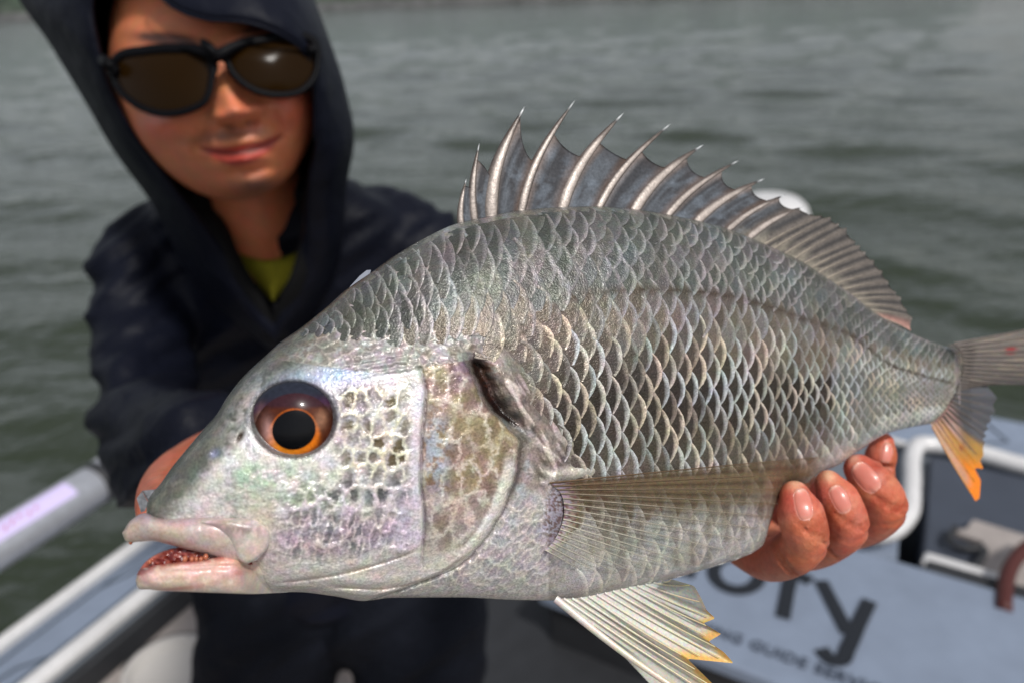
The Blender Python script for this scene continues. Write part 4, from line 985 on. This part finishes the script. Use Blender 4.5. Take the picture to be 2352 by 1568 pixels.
# ---- eye
def build_eye():
    cx, cy = 675, 986; nph, nr = 120, 70
    ph = np.arange(nph)*2*PI/nph
    # orbit ellipse edge seen from the pupil centre
    ex, ey, rx, ry = 674, 962, 97, 87
    dxy = np.stack([np.cos(ph), np.sin(ph)], -1)
    # solve ray-ellipse
    ox, oy = (cx-ex)/rx, (cy-ey)/ry; dx, dy = dxy[:, 0]/rx, dxy[:, 1]/ry
    A = dx*dx+dy*dy; B = ox*dx+oy*dy; Cc = ox*ox+oy*oy-1; R = (-B+np.sqrt(B*B-A*Cc))/A
    rp = 1/np.sqrt((dxy[:, 0]/50)**2+(dxy[:, 1]/45)**2)*(1+.03*np.cos(ph*2+1.9))
    ri = rp*1.85
    def sheet(name, a0, a1, n, par, colf, lift, m):
        q = np.linspace(0, 1, n); rad = a0[None, :]+(a1-a0)[None, :]*q[:, None]
        X = cx+rad*dxy[None, :, 0]; Y = cy+rad*dxy[None, :, 1]
        e2 = ((X-ex)/rx)**2+((Y-ey)/ry)**2
        dome = .0046*np.sqrt(np.clip(1-e2*.96, 0, 1))
        D = Dm(X)-Tb(X, np.full_like(X, 962))-dome-lift+.0004+.0012*((Y-962)/90)**2*(Y < 962)-.0006*ss(962, 1040, Y)
        V = P(X, Y, D)
        return mesh(name, V.reshape(-1, 3), gridfaces(n, nph, close_v=True, flip=True), m, par, cols=colf(X, Y, rad))
    def c_outer(X, Y, rad):
        a = np.arctan2(Y-cy, X-cx); t = (rad-ri[None])/np.maximum(R-ri, 1)[None]
        c = np.tile(lin((32, 16, 11)), X.shape+(1,)).astype(float)
        c = mix(c, ell(X, Y, 607, 990, 20, 42, -10), lin((120, 84, 82)))
        c = mix(c, .9*ell(X, Y, 600, 975, 10, 50, 0), lin((170, 128, 100)))
        c = mix(c, .7*ell(X, Y, 735, 965, 18, 36, 20), lin((128, 86, 66)))
        top = 1-ss(900, 945, Y+.1*(X-674)); c = mix(c, top, lin((38, 41, 52)))
        c = mix(c, .6*np.exp(-((Y+.1*(X-674)-930)/14)**2), lin((62, 34, 66)))
        c = mix(c, .8*ss(.86, 1, t), lin((22, 18, 20)))
        return c
    def c_iris(X, Y, rad):
        t = (rad-rp[None])/(ri-rp)[None]
        n = fbm(np.arctan2(Y-cy, X-cx)*9, rad/9, 41)
        c = np.tile(lin((58, 25, 15)), X.shape+(1,)).astype(float)
        c = mix(c, .7*n, lin((88, 42, 22)))
        bot = np.clip((Y-cy+22)/60, 0, 1)
        ring = np.exp(-((t-.05-.14*bot)/(.05+.20*bot))**2)
        c = mix(c, ring*(.45+.55*bot)*(.55+.8*fbm(np.arctan2(Y-cy, X-cx)*14, rad/5, 43)), lin((222, 110, 20)))
        c = mix(c, .6*ring*np.exp(-((X-650)/60)**2)*bot, lin((250, 158, 40)))
        c = mix(c, .75*ell(X, Y, 617, 992, 13, 30, -8), lin((190, 146, 140)))
        c = mix(c, .75*ell(X, Y, 737, 962, 15, 26, 20), lin((150, 108, 84)))
        c = mix(c, ss(0, .5, (940-Y)/22), lin((54, 30, 36)))
        c = mix(c, .8*ss(.60, 1, t)*(Y > 930), lin((48, 22, 14)))
        return c
    eye = sheet('eye', ri*.98, R, 34, fish, c_outer, 0.0, M_eye)
    sheet('iris', rp*.97, ri, 30, eye, c_iris, .00004, M_eye)
    sheet('pupil', rp*.01, rp, 16, eye, lambda X, Y, r: np.tile([.002, .002, .003], X.shape+(1,)).astype(float), .00009, M_eye)
build_eye()

# ---- lips and jaws : lofts between two edge curves
def loft(name, A, B, thick, m, colf, lift=0.0, n=120, k=26, parent=fish, p=.5, base=None, bumpf=None, back=.6):
    a = curve(A, n); b = curve(B, n); s = (1-np.cos(PI*np.linspace(0, 1, k)))/2
    X = a[:, 0][:, None]*(1-s)+b[:, 0][:, None]*s; Y = a[:, 1][:, None]*(1-s)+b[:, 1][:, None]*s
    t = np.linspace(0, 1, n)[:, None]
    th = thick(t)*np.power(np.clip(4*s*(1-s), 0, 1), p)[None, :]
    base_d = (Dm(X)-(Tb(np.clip(X, 345, 2200), np.clip(Y, Yt(np.clip(X, 345, 2200))+4, Yb(np.clip(X, 345, 2200))-4)) if base is None else base(X, Y)))
    bb = bumpf(X, Y) if bumpf is not None else 0
    return slab(name, X, Y, base_d-lift-th-bb, base_d-lift+th*back+.0006, m, parent, cols=colf(X, Y))
def lipcol(X, Y):
    c = np.tile(lin((184, 164, 156)), X.shape+(1,)).astype(float); n = fbm(X/14, Y/12, 51)
    c = mix(c, .6*ss(.4, .65, n), lin((182, 162, 158)))
    c = mix(c, .8*(1-ss(1178, 1206, Y))*(1-ss(420, 520, X)), lin((132, 124, 134)))
    c = mix(c, .6*ell(X, Y, 292, 1236, 26, 14), lin((206, 196, 164)))
    c = mix(c, .35*ss(.5, .7, fbm(X/5, Y/5, 52)), lin((150, 118, 108)))
    return c
hb = lambda X, Y: np.interp(X, [280, 340, 420, 520, 620, 760], [.0050, .0095, .0130, .0165, .019, .021])
loft('upper_lip', [(281, 1222), (300, 1194), (335, 1177), (357, 1186), (432, 1188), (508, 1188), (545, 1200), (560, 1235), (556, 1262)],
     [(281, 1224), (288, 1240), (320, 1243), (350, 1241), (387, 1249), (433, 1261), (489, 1274), (530, 1288), (552, 1292)], lambda t: .0042*np.power(np.clip(np.sin(PI*np.clip(t*.96+.02, 0, 1)), 0, 1), .35), M_lip, lipcol, base=lambda X, Y: hb(X, Y)-.002, bumpf=lambda X, Y: .0002*(fbm(X/9, Y/6, 5)-.5))
def maxcol(X, Y):
    c = np.tile(lin((192, 178, 172)), X.shape+(1,)).astype(float)
    c = mix(c, .85*ell(X, Y, 560, 1214, 44, 15, 12), lin((122, 98, 90)))
    c = mix(c, .6*ell(X, Y, 520, 1200, 50, 8, 12), lin((140, 118, 116)))
    c = mix(c, .5*ss(.45, .65, fbm(X/9, Y/9, 53)), lin((224, 200, 196)))
    c = mix(c, .8*ell(X, Y, 615, 1235, 8, 40), lin((196, 190, 178)))
    return c
loft('maxilla', [(462, 1196), (508, 1189), (560, 1190), (600, 1198), (619, 1222), (616, 1254), (594, 1282)],
     [(462, 1200), (500, 1214), (526, 1236), (540, 1262), (548, 1282), (562, 1292), (578, 1290)], lambda t: .0030*np.power(np.clip(np.sin(PI*np.clip(t*.94+.04, 0, 1)), 0, 1), .5), M_lip, maxcol, base=lambda X, Y: hb(X, Y)+.0005, n=90)
def jawcol(X, Y):
    c = np.tile(lin((204, 176, 160)), X.shape+(1,)).astype(float); n = fbm(X/14, Y/10, 54)
    top = 1-ss(0, 16, Y-np.interp(X, [311, 340, 395, 470, 520, 600], [1320, 1300, 1290, 1284, 1276, 1272]))
    c = mix(c, .8*top, lin((168, 54, 44)))
    c = mix(c, .9*ell(X, Y, 330, 1305, 24, 12, -38), lin((112, 16, 18)))
    c = mix(c, .5*ss(.5, .65, n), lin((226, 208, 192)))
    c = mix(c, .55*ell(X, Y, 500, 1300, 90, 16, -10), lin((214, 150, 142)))
    c = mix(c, .45*ell(X, Y, 560, 1312, 60, 10, -18), lin((176, 84, 70)))
    c = mix(c, .5*ss(1338, 1356, Y)*ss(430, 500, X), lin((178, 176, 166)))
    c = mix(c, .7*ell(X, Y, 400, 1352, 60, 5, -6), lin((170, 60, 50)))
    c = mix(c, ss(540, 640, X)*.9, lin((196, 190, 180)))
    return c
loft('lower_jaw', [(312, 1330), (318, 1310), (345, 1300), (395, 1292), (470, 1284), (520, 1276), (570, 1280), (620, 1302), (690, 1335)],
     [(312, 1334), (316, 1348), (345, 1353), (433, 1358), (520, 1361), (582, 1363), (630, 1361), (670, 1358), (710, 1350)], lambda t: .0055*np.sqrt(np.clip(t*9, 0, 1))*np.clip(1-t, 0, 1)**.8, M_lip, jawcol, base=lambda X, Y: (hb(X, Y)-.0015)*(1-ss(530, 640, X))+ss(530, 640, X)*(Tb(np.clip(X, 400, 900), np.minimum(Y, Yb(np.clip(X, 400, 900))-3))-.0022), bumpf=lambda X, Y: .0005*(fbm(X/16, Y/9, 9)-.5)-.0009*np.exp(-((Y-(1304-.04*(X-400)))/4)**2)*ss(360, 420, X)*(1-ss(560, 600, X)))
def mouthcol(X, Y):
    c = np.tile(lin((96, 18, 16)), X.shape+(1,)).astype(float)
    c = mix(c, .7*ss(.45, .65, fbm(X/8, Y/6, 56)), lin((150, 72, 56)))
    c = mix(c, ss(430, 520, X)*(1-ss(1262, 1285, Y))*.9, lin((30, 10, 8)))
    c = mix(c, .8*ell(X, Y, 345, 1284, 30, 8, -35), lin((196, 112, 92)))
    return c
loft('mouth_lining', [(314, 1318), (330, 1294), (352, 1276), (380, 1263), (410, 1256), (460, 1262), (520, 1276), (580, 1280)],
     [(316, 1330), (340, 1316), (370, 1308), (400, 1304), (440, 1300), (480, 1298), (530, 1296), (580, 1296)], lambda t: .0012*np.sin(PI*np.clip(t*.95+.02, 0, 1)), M_lip, mouthcol, base=lambda X, Y: hb(X, Y)-.0045, bumpf=lambda X, Y: .0012*(fbm(X/9, Y/7, 19)-.5))
def tooth(x, y, r, d, h=1.3):
    q = MB(); c = P(x, y, d); V = []
    for i, t in enumerate(np.linspace(.05, PI-.05, 6)):
        for a in np.arange(8)*2*PI/8: V.append(c+r*(math.sin(t)*(math.cos(a)*Rv+math.sin(a)*Fv)+h*math.cos(t)*Uv))
    q.add(V, [tuple(r_) for r_ in gridfaces(6, 8, close_v=True)]+[tuple(range(8)), tuple(range(47, 39, -1))])
    q.build('tooth', M_tooth, fish, smooth=True)
M_tooth = mat('tooth', color=lin((168, 96, 66)), rough=.35, coat=.5, sss=.2, ssss=.001)
for i in range(5):
    x = 424+i*12.5+rng.normal()*2; tooth(x, 1284-1.4*i+rng.normal()*2.2, .00050+.00032*rng.random(), float(Dm(x))-float(hb(x, 0))+.0004)
for (x, y) in ((344, 1289), (300, 1244)):
    tooth(x, y, .00045, float(Dm(x))-float(hb(x, 0))+.002)

# ---- dorsal fin
Z3 = lambda x, y: (1029+x*.31255, 196+y*.31255)
Z1 = lambda x, y: (1633+x*.3646, 367.5+y*.3646)
spines = [(Z3(95, 1010), Z3(135, 690), 5.5, 6), (Z3(195, 985), Z3(230, 430), 8, 10), (Z3(310, 965), Z3(565, 155), 14, 22), (Z3(530, 925), Z3(935, 110), 9.5, 20),
          (Z3(825, 905), Z3(1290, 205), 12, 20), (Z3(1095, 895), Z3(1635, 285), 8.5, 17), (Z3(1355, 910), Z3(1875, 440), 11, 16), (Z3(1600, 945), Z3(2135, 555), 7.5, 13),
          (Z3(1815, 985), Z3(2322, 690), 9, 11), (Z1(100, 425), Z1(470, 220), 6.5, 9), (Z1(235, 468), Z1(580, 295), 7, 8)]
softs = [(Z1(320, 520), Z1(690, 352)), (Z1(375, 550), Z1(750, 360)), (Z1(440, 585), Z1(800, 402)), (Z1(500, 620), Z1(850, 430)), (Z1(555, 650), Z1(905, 512)), (Z1(605, 680), Z1(935, 540)), (Z1(650, 710), Z1(968, 580)), (Z1(700, 742), Z1(1020, 632)),
         (Z1(750, 775), Z1(1078, 700)), (Z1(800, 805), Z1(1112, 762)), (Z1(850, 835), Z1(1162, 832)), (Z1(900, 862), Z1(1195, 865)), (Z1(950, 890), Z1(1228, 940)), (Z1(1000, 925), Z1(1268, 992)), (Z1(1040, 965), Z1(1262, 1078))]
def find(x, y):   # drop the base a little into the back
    return x, min(y+8, float(Yt(np.array(x)))+14)
def spcurve(b, t, bow, q):
    b = np.array(find(*b)); t = np.array(t); d = t-b; nrm = np.array([d[1], -d[0]])/np.hypot(*d)
    return b+q*d+nrm*bow*math.sin(PI*q**.85)*1.0
fin = tag(bpy.data.objects.new('dorsal_fin', None)); C_.objects.link(fin); fin.parent = fish; 
def spine(b, t, wd, bow, idx):
    qs = np.linspace(0, 1, 22); V = []; cols = []; n = 12
    for q in qs:
        p = spcurve(b, t, bow, q); p2 = spcurve(b, t, bow, min(q+.02, 1.02)); tan = p2-p; tan /= np.hypot(*tan)+1e-9; s = np.array([-tan[1], tan[0]])
        wv = wd*(1-q**1.7)**1.0*(1 if q > .08 else .8+q*2.5)+.6
        for k in range(n):
            a = 2*PI*k/n; dd = float(Dm(p[0])); th = wv*.42/FL*dd
            V.append(P(p[0]+s[0]*wv*math.cos(a), p[1]+s[1]*wv*math.cos(a), dd-th*math.sin(a)))
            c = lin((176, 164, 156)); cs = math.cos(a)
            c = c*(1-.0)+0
            dk = 1-float(ss(-.62, -.15, cs)*(1-ss(.72, .98, cs))) if idx % 2 == 0 else 1-float(ss(-.25, .05, cs)*(1-ss(.40, .80, cs)))  # pale core, brown edges: highlight and shading put into the spine colour
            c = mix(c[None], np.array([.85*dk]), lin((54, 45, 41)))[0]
            if q > .62: c = mix(c[None], np.array([.8*float(ss(.62, .8, q))]), lin((70, 58, 52)))[0]
            if q > .86: c = mix(c[None], np.array([.8*float(ss(.86, .9, q))]), lin((40, 40, 42)))[0]
            if q > .93: c = lin((190, 192, 194))
            cols.append(c)
    F = [tuple(int(z) for z in r) for r in gridfaces(22, n, close_v=True, flip=True)]+[tuple(range(n)), tuple(21*n+j for j in range(n))[::-1]]
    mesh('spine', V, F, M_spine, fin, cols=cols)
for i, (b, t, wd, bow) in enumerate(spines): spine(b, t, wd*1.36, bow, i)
def membrane():
    keys = [(b, t, bow) for b, t, wd, bow in spines]+[(b, t, 3) for b, t in softs]
    X = []; Y = []; Cc = []; nq = 30; sub = 10
    att = [.85, .80, .92, .70, .68, .66, .80, .80, .84, .90, .92]+[1.0]*len(softs)          # how high the web is fastened behind each
    low = [.55, .50, .52, .54, .58, .56, .60, .60, .66, .76, .86]+[.93]*(len(softs)-1)
    lead = [0, .45, .32, .42, .50, .52, .58, .62, .66, .76, .86]+[.97]*len(softs)
    for i in range(len(keys)-1):
        for j in range(sub+(i == len(keys)-2)):
            u = j/sub
            h = (1-u)**2*(att[i])+u**2*(lead[i+1])+2*u*(1-u)*min(low[i], max(att[i], lead[i+1]))*.98
            if i >= len(spines)-1: h += .035*abs(math.sin(u*PI*3))*0+rng.random()*.025
            row = []
            for q in np.linspace(0, 1, nq):
                qa = q*h
                pa = spcurve(*keys[i], qa); pb_ = spcurve(*keys[i+1], qa); row.append(pa*(1-u)+pb_*u)
            X.append([r[0] for r in row]); Y.append([r[1] for r in row]); Cc.append([(i+u, q) for q in np.linspace(0, 1, nq)])
    X = np.array(X); Y = np.array(Y); K = np.array(Cc); kk, qq = K[..., 0], K[..., 1]; fr = kk-np.floor(kk)
    c = np.tile(lin((82, 86, 92)), X.shape+(1,)).astype(float)
    st = fbm(kk*9, qq*1.2, 61); n2 = fbm(kk*3, qq*5, 62)
    c = mix(c, .8*ss(.38, .62, st), lin((46, 44, 46)))
    c = mix(c, .35*ss(.5, .7, n2), lin((120, 130, 142)))
    c = mix(c, .55*ss(.78, 1, qq), lin((56, 48, 46)))
    c = mix(c, .6*np.exp(-((fr-.88)/.1)**2)*(kk < 10), lin((96, 72, 56)))
    c = mix(c, .6*np.exp(-((fr-.12)/.08)**2)*(kk < 10), lin((150, 132, 122)))
    soft = ss(8.5, 11, kk)
    rc = mix(np.tile(lin((104, 96, 90)), X.shape+(1,)).astype(float), .9*np.exp(-((fr-.5)/.24)**2), lin((46, 44, 44)))
    rc = mix(rc, .7*(1-ss(0, .45, qq))*ss(.4, .6, n2+.1), lin((150, 142, 126)))
    c = mix(c, soft, rc)
    c = mix(c, ss(24, 25, kk)*.8, lin((184, 136, 124)))
    D = Dm(X)-.0002+.0006*np.sin(fr*2*PI)*0
    slab('fin_web', X, Y, D, D+.0004, M_fin, fin, cols=c)
membrane()
def ray(b, t, w0, w1, m, col0, col1, parent, name='fin_ray', depth=None, bow=2, n=8, k=9, q0=0):
    V = []; cols = []; b = np.array(b, float); t = np.array(t, float); d = t-b; L = np.hypot(*d)+1e-9; s = np.array([-d[1], d[0]])/L
    for i in range(k):
        q = i/(k-1); p = b+d*q+s*bow*math.sin(PI*q); wv = w0+(w1-w0)*q
        dd = float(depth(p[0], p[1], q)) if depth else float(Dm(p[0])); th = wv/FL*dd
        for j in range(n):
            a = 2*PI*j/n; V.append(P(p[0]+s[0]*wv*math.cos(a), p[1]+s[1]*wv*math.cos(a), dd-th*math.sin(a)))
            cols.append(np.asarray(col0)*(1-q)+np.asarray(col1)*q)
    F = [tuple(int(z) for z in r) for r in gridfaces(k, n, close_v=True, flip=True)]
    return mesh(name, V, F, m, parent, cols=cols)
for b, t in softs:
    b2 = find(*b); ray(b2, (b2[0]+(t[0]-b2[0])*.97, b2[1]+(t[1]-b2[1])*.97), 3.2, 1.4, M_spine, lin((150, 140, 126)), lin((96, 88, 82)), fin, bow=-3)

# ---- translucent fins
def fan(name, B, E, D0, D1, colf, alphaf, m, parent, nray, nsub=6, nq=26, jag=None, thick=.0003, depthf=None):
    n = nray*nsub+1; b = curve(B, n); e = curve(E, n, smooth=False)
    q = np.linspace(0, 1, nq)[None, :]; t = np.linspace(0, 1, n)[:, None]
    X = b[:, 0][:, None]*(1-q)+e[:, 0][:, None]*q; Y = b[:, 1][:, None]*(1-q)+e[:, 1][:, None]*q
    if depthf: D = depthf(X, Y, t, q)
    else: D = D0+(D1-D0)*q+0*t
    c = colf(X, Y, t*nray, q); al = np.clip(alphaf(X, Y, t*nray, q), 0, 1)+0*X
    A = P(X, Y, D); Bk = P(X, Y, D+thick); V = np.concatenate([A.reshape(-1, 3), Bk.reshape(-1, 3)]); N = X.size
    F = np.concatenate([gridfaces(n, nq), gridfaces(n, nq, flip=True)+N])
    o = mesh(name, V, F, m, parent, cols=np.concatenate([c.reshape(-1, 3)]*2))
    at = o.data.attributes.new('Alpha', 'FLOAT', 'POINT'); at.data.foreach_set('value', np.concatenate([al.ravel()]*2).astype(np.float32))
    return o
# pectoral fin lying back over the flank
def pec_d(X, Y, t=0, q=0):
    Xc = np.clip(X, 400, 2150); Yc = np.clip(Y, Yt(Xc)+6, Yb(Xc)-6)
    return Dm(X)-Tb(Xc, Yc)-.0016-.0022*np.sin(PI*np.clip(q, 0, 1))
PB = [(1262, 1108), (1288, 1132), (1296, 1170), (1288, 1210), (1268, 1246), (1252, 1262)]
PE = [(1905, 1046), (1890, 1078), (1868, 1108), (1838, 1150), (1790, 1192), (1735, 1232), (1680, 1268), (1610, 1296), (1540, 1306), (1450, 1318), (1380, 1316), (1330, 1306)]
def pcol(X, Y, k, q):
    fr = k-np.floor(k); c = np.tile(lin((150, 134, 106)), X.shape+(1,)).astype(float)
    c = mix(c, (1-ss(1.0, 7, k))*.7+0*X, lin((112, 90, 64)))
    c = mix(c, .7*np.exp(-((fr-.5)/.16)**2)*(1-ss(5, 12, k)), lin((70, 52, 38)))
    c = mix(c, ss(6, 13, k)*.75+0*X, lin((196, 192, 176)))
    c = mix(c, (1-ss(.0, .09, q))*.7+0*X, lin((180, 164, 184)))
    sp = fbm(X/4, Y/4, 71, 2)
    c = mix(c, .8*ss(.60, .66, sp)*(1-ss(.12, .3, q))*(k < 12), lin((96, 58, 44)))
    bands = np.exp(-((((X-1300)/39.0) % 1)-.5)**2/.02)
    c = mix(c, .5*bands*ss(.3, .5, fbm(X/30, Y/40, 72))*ss(.15, .3, q), lin((66, 60, 58)))
    return c
def pal(X, Y, k, q):
    fr = k-np.floor(k)
    a = .60-.50*ss(.5, 6, k)-.12*ss(.35, .95, q)+.12*np.exp(-((fr-.02)/.12)**2)
    a = a*(.35+.65*ss(.0, .9, k)); a = np.maximum(a, .92*(1-ss(.02, .16, q)))
    bands = np.exp(-((((X-1300)/39.0) % 1)-.5)**2/.02)
    a = a+.30*bands*ss(.4, .55, fbm(X/30, Y/40, 72))*ss(.15, .3, q)
    return np.clip(a*(1-.85*ss(.93, 1, q)), .04, 1)
pect = fan('pectoral_fin', PB, PE, 0, 0, pcol, pal, M_finT, fish, 15, nsub=8, nq=70, depthf=pec_d)
pbC, peC = curve(PB, 16), curve(PE, 16, smooth=False)
for i in range(16):
    f = i/15
    c0 = lin((104, 82, 60))*(1-ss(0, .6, f))+lin((196, 190, 174))*ss(0, .6, f)
    e = pbC[i]+(peC[i]-pbC[i])*.96
    ray(pbC[i], e, 2.0-.9*f, .5, M_spine, c0*.9, c0*.8, pect, depth=lambda x, y, q: float(pec_d(np.array(x), np.array(y), 0, q))-.0003, bow=-1, k=14)
# pelvic fin below
Z8 = lambda x, y: (1143+x*.3229, 1062+y*.3229)
VB = [(1276, 1374), (1330, 1372), (1390, 1360), (1450, 1347), (1520, 1335)]
VE = [(1700, 1668), (1668, 1608), (1640, 1572), Z8(1350, 1392), Z8(1680, 1425), Z8(1610, 1345), Z8(1500, 1270), Z8(1590, 1217), Z8(1462, 1140), Z8(1550, 1105), Z8(1488, 1050), Z8(1450, 965), Z8(1400, 875), Z8(1240, 828)]
def vd(X, Y, t, q): return Dm(1330)-.012-.012*np.asarray(q)+0*X-.004*np.asarray(t)
def vcol(X, Y, k, q):
    fr = k-np.floor(k); c = np.tile(lin((206, 204, 194)), X.shape+(1,)).astype(float)
    c = mix(c, .35*np.exp(-((fr-.5)/.2)**2)+0*X, lin((168, 168, 160)))
    c = mix(c, .5*ss(.5, .7, fbm(k*2.3+0*X, q*3+0*X, 81)), lin((226, 218, 200)))
    c = mix(c, .8*np.exp(-((k-2.6+q*.5)/.12)**2)*(q < .6)+0*X, lin((74, 58, 40)))
    c = mix(c, .5*np.exp(-((k-1.8)/.15)**2)*(q < .8)+0*X, lin((150, 110, 96)))
    c = mix(c, .8*ss(.72, 1.0, q)*(k < 5.5)+0*X, lin((222, 184, 110)))
    c = mix(c, .95*ss(.86, 1.0, q+.04*(k < 9))+0*X, lin((224, 176, 84)))
    c = mix(c, (k > 10.6)*.6+0*X, lin((188, 196, 196)))
    return c
pelv = fan('pelvic_fin', VB, VE, 0, 0, vcol, lambda X, Y, k, q: .93-.12*ss(.3, 1, q)+0*X, M_finT, fish, 13, nsub=6, nq=40, depthf=vd)
vb, ve = curve(VB, 14), curve(VE, 14, smooth=False)
dv = lambda tt: (lambda x, y, q: float(vd(np.array(0.0), 0, tt, q))-.0003)
ray(vb[0], ve[0], 9, 5, M_lip, lin((212, 204, 198)), lin((214, 196, 164)), pelv, name='fin_spine', depth=dv(0), bow=14, k=16, n=12)
for i in range(1, 14): ray(vb[i], vb[i]+(ve[i]-vb[i])*.93, 3.0, 1.3, M_lip, lin((214, 210, 200)), lin((214, 196, 150)), pelv, depth=dv(i/13), bow=3)
# second pelvic fin, behind the first
fan('pelvic_fin', [(a-30, b-6) for a, b in VB[1:]], [(1560, 1640), (1600, 1600), (1590, 1540), (1560, 1480), (1560, 1420)], 0, 0, vcol, lambda X, Y, k, q: .9+0*X, M_finT, fish, 6, nsub=5, nq=16, depthf=lambda X, Y, t, q: Dm(1330)+.010+.01*np.asarray(q)+0*X)
# tail fin
TB = [(2172, 792), (2192, 812), (2202, 850), (2196, 890), (2178, 928), (2150, 960), (2136, 970)]
Z2 = lambda x, y: (2001+x*.2761, 735+y*.2761)
TE = [(2560, 716), (2590, 760), (2560, 800), (2500, 838), (2430, 862), (2360, 884), (2310, 880), (2262, 880), (2290, 912), (2280, 930), Z2(1035, 765), Z2(985, 800), Z2(1000, 835), Z2(950, 870), Z2(975, 905), Z2(935, 930), Z2(960, 965), Z2(925, 985), Z2(950, 1010), Z2(930, 1050), Z2(935, 1120), Z2(905, 1165), Z2(935, 1235), Z2(880, 1225), Z2(860, 1230), Z2(912, 1330), Z2(905, 1420), Z2(900, 1480), Z2(868, 1502)]
def tcol(X, Y, k, q):
    fr = k-np.floor(k); f = k/24.0
    c = np.tile(lin((104, 96, 92)), X.shape+(1,)).astype(float)
    c = mix(c, .55*np.exp(-((fr-.5)/.25)**2)+0*X, lin((88, 84, 82)))
    c = mix(c, .5*ss(.5, .7, fbm(k*2, q*5+0*X, 91))*(f < .45), lin((156, 142, 124)))
    c = mix(c, np.exp(-((f-.55)/.14)**2)*ss(.0, .6, q)*.85, lin((66, 66, 72)))
    low = ss(868, 900, Y); c = mix(c, low*.8, lin((74, 74, 80)))
    c = mix(c, .85*low*(1-ss(30, 62, X-2150-.36*(Y-960))), lin((196, 156, 146)))
    c = mix(c, .85*ss(0, 45, Y-985-.45*(X-2216)+12*np.sin(k*3)), lin((186, 136, 44)))
    c = mix(c, ss(0, 40, Y-1040-.2*(X-2240)), lin((236, 130, 12)))
    c = mix(c, .7*ss(.95, .985, f)*(1-ss(.7, .9, q)), lin((200, 164, 146)))
    c = mix(c, .95*np.clip(2*ell(X, Y, 2322, 804, 10, 7, -15), 0, 1), lin((140, 30, 36)))
    c = mix(c, .7*np.clip(1.6*ell(X, Y, 2209, 1026, 6, 7), 0, 1), lin((140, 40, 40)))
    return c
tdep = lambda X, Y, t, q: Dm(np.clip(X, 2000, 2215))-.0064*(1-ss(2203, 2232, X))*(1-.5*ss(940, 975, Y))+.006*np.asarray(q)*np.sin(3*np.asarray(t))+0*X+(X-2200)*.00006
caud = fan('tail_fin', TB, TE, 0, 0, tcol, lambda X, Y, k, q: (.97-.1*q)*ss(-.01, .07, q+.05*(fbm(k*1.7+0*X, q*3, 95)-.5))+0*X, M_finT, fish, 24, nsub=6, nq=40, depthf=tdep)
tb, te = curve(TB, 25), curve(TE, 25, smooth=False)
for i in range(25):
    f = i/24; c0 = lin((112, 102, 96))*(1-ss(.82, .92, f))+lin((200, 158, 130))*ss(.82, .92, f)
    ray(tb[i]+(te[i]-tb[i])*.05, tb[i]+(te[i]-tb[i])*.9, 2.4, 1.1, M_spine, c0, c0*.7 if f < .86 else lin((224, 150, 40)), caud, depth=lambda x, y, q, tt=f: float(tdep(np.array(x), np.array(y), tt, q))-.0003, bow=2)
# translucent loose scale on the nape
V = P(np.array([806, 826, 842, 852, 848, 832, 816, 800]), np.array([656, 634, 621, 620, 634, 650, 660, 664]), np.array([.243]*8)+np.array([0, .001, .001, 0, -.001, -.0015, -.0015, 0]))
M_loose = mat('clear_scale', color=lin((150, 154, 166)), rough=.2, coat=1, coat_r=.03)
Vb = V+Fv*.0004
mesh('loose_scale', np.concatenate([V, Vb]), [tuple(range(8))[::-1], tuple(range(8, 16))]+[(i, (i+1) % 8, 8+(i+1) % 8, 8+i) for i in range(8)], M_loose, fish, smooth=False)
# steel clip at the snout
q = MB(); d0 = float(Dm(330))+.003
def cl(pts, da, db):
    n = len(pts); A = P([p[0] for p in pts], [p[1] for p in pts], np.array([da]*n)); B = P([p[0] for p in pts], [p[1] for p in pts], np.array([db]*n))
    q.add(np.concatenate([A, B]), [tuple(range(n))[::-1], tuple(range(n, 2*n))]+[(i, (i+1) % n, n+(i+1) % n, n+i) for i in range(n)])
cl([(314, 1143), (326, 1127), (340, 1152), (333, 1172), (324, 1176)], d0, d0+.0012)
cl([(326, 1126), (366, 1121), (372, 1140), (350, 1172), (341, 1152)], d0+.0005, d0+.003)
co = P(340, 1150, d0)
clip = q.build('clip', mat('dull_steel', color=(.30, .30, .31), rough=.35, metal=.8, noise=[(900, .4, False)]), origin=tuple(co)); tag(clip, 'small dull steel lure clip pinched at the tip of the fish\'s snout', 'clip')
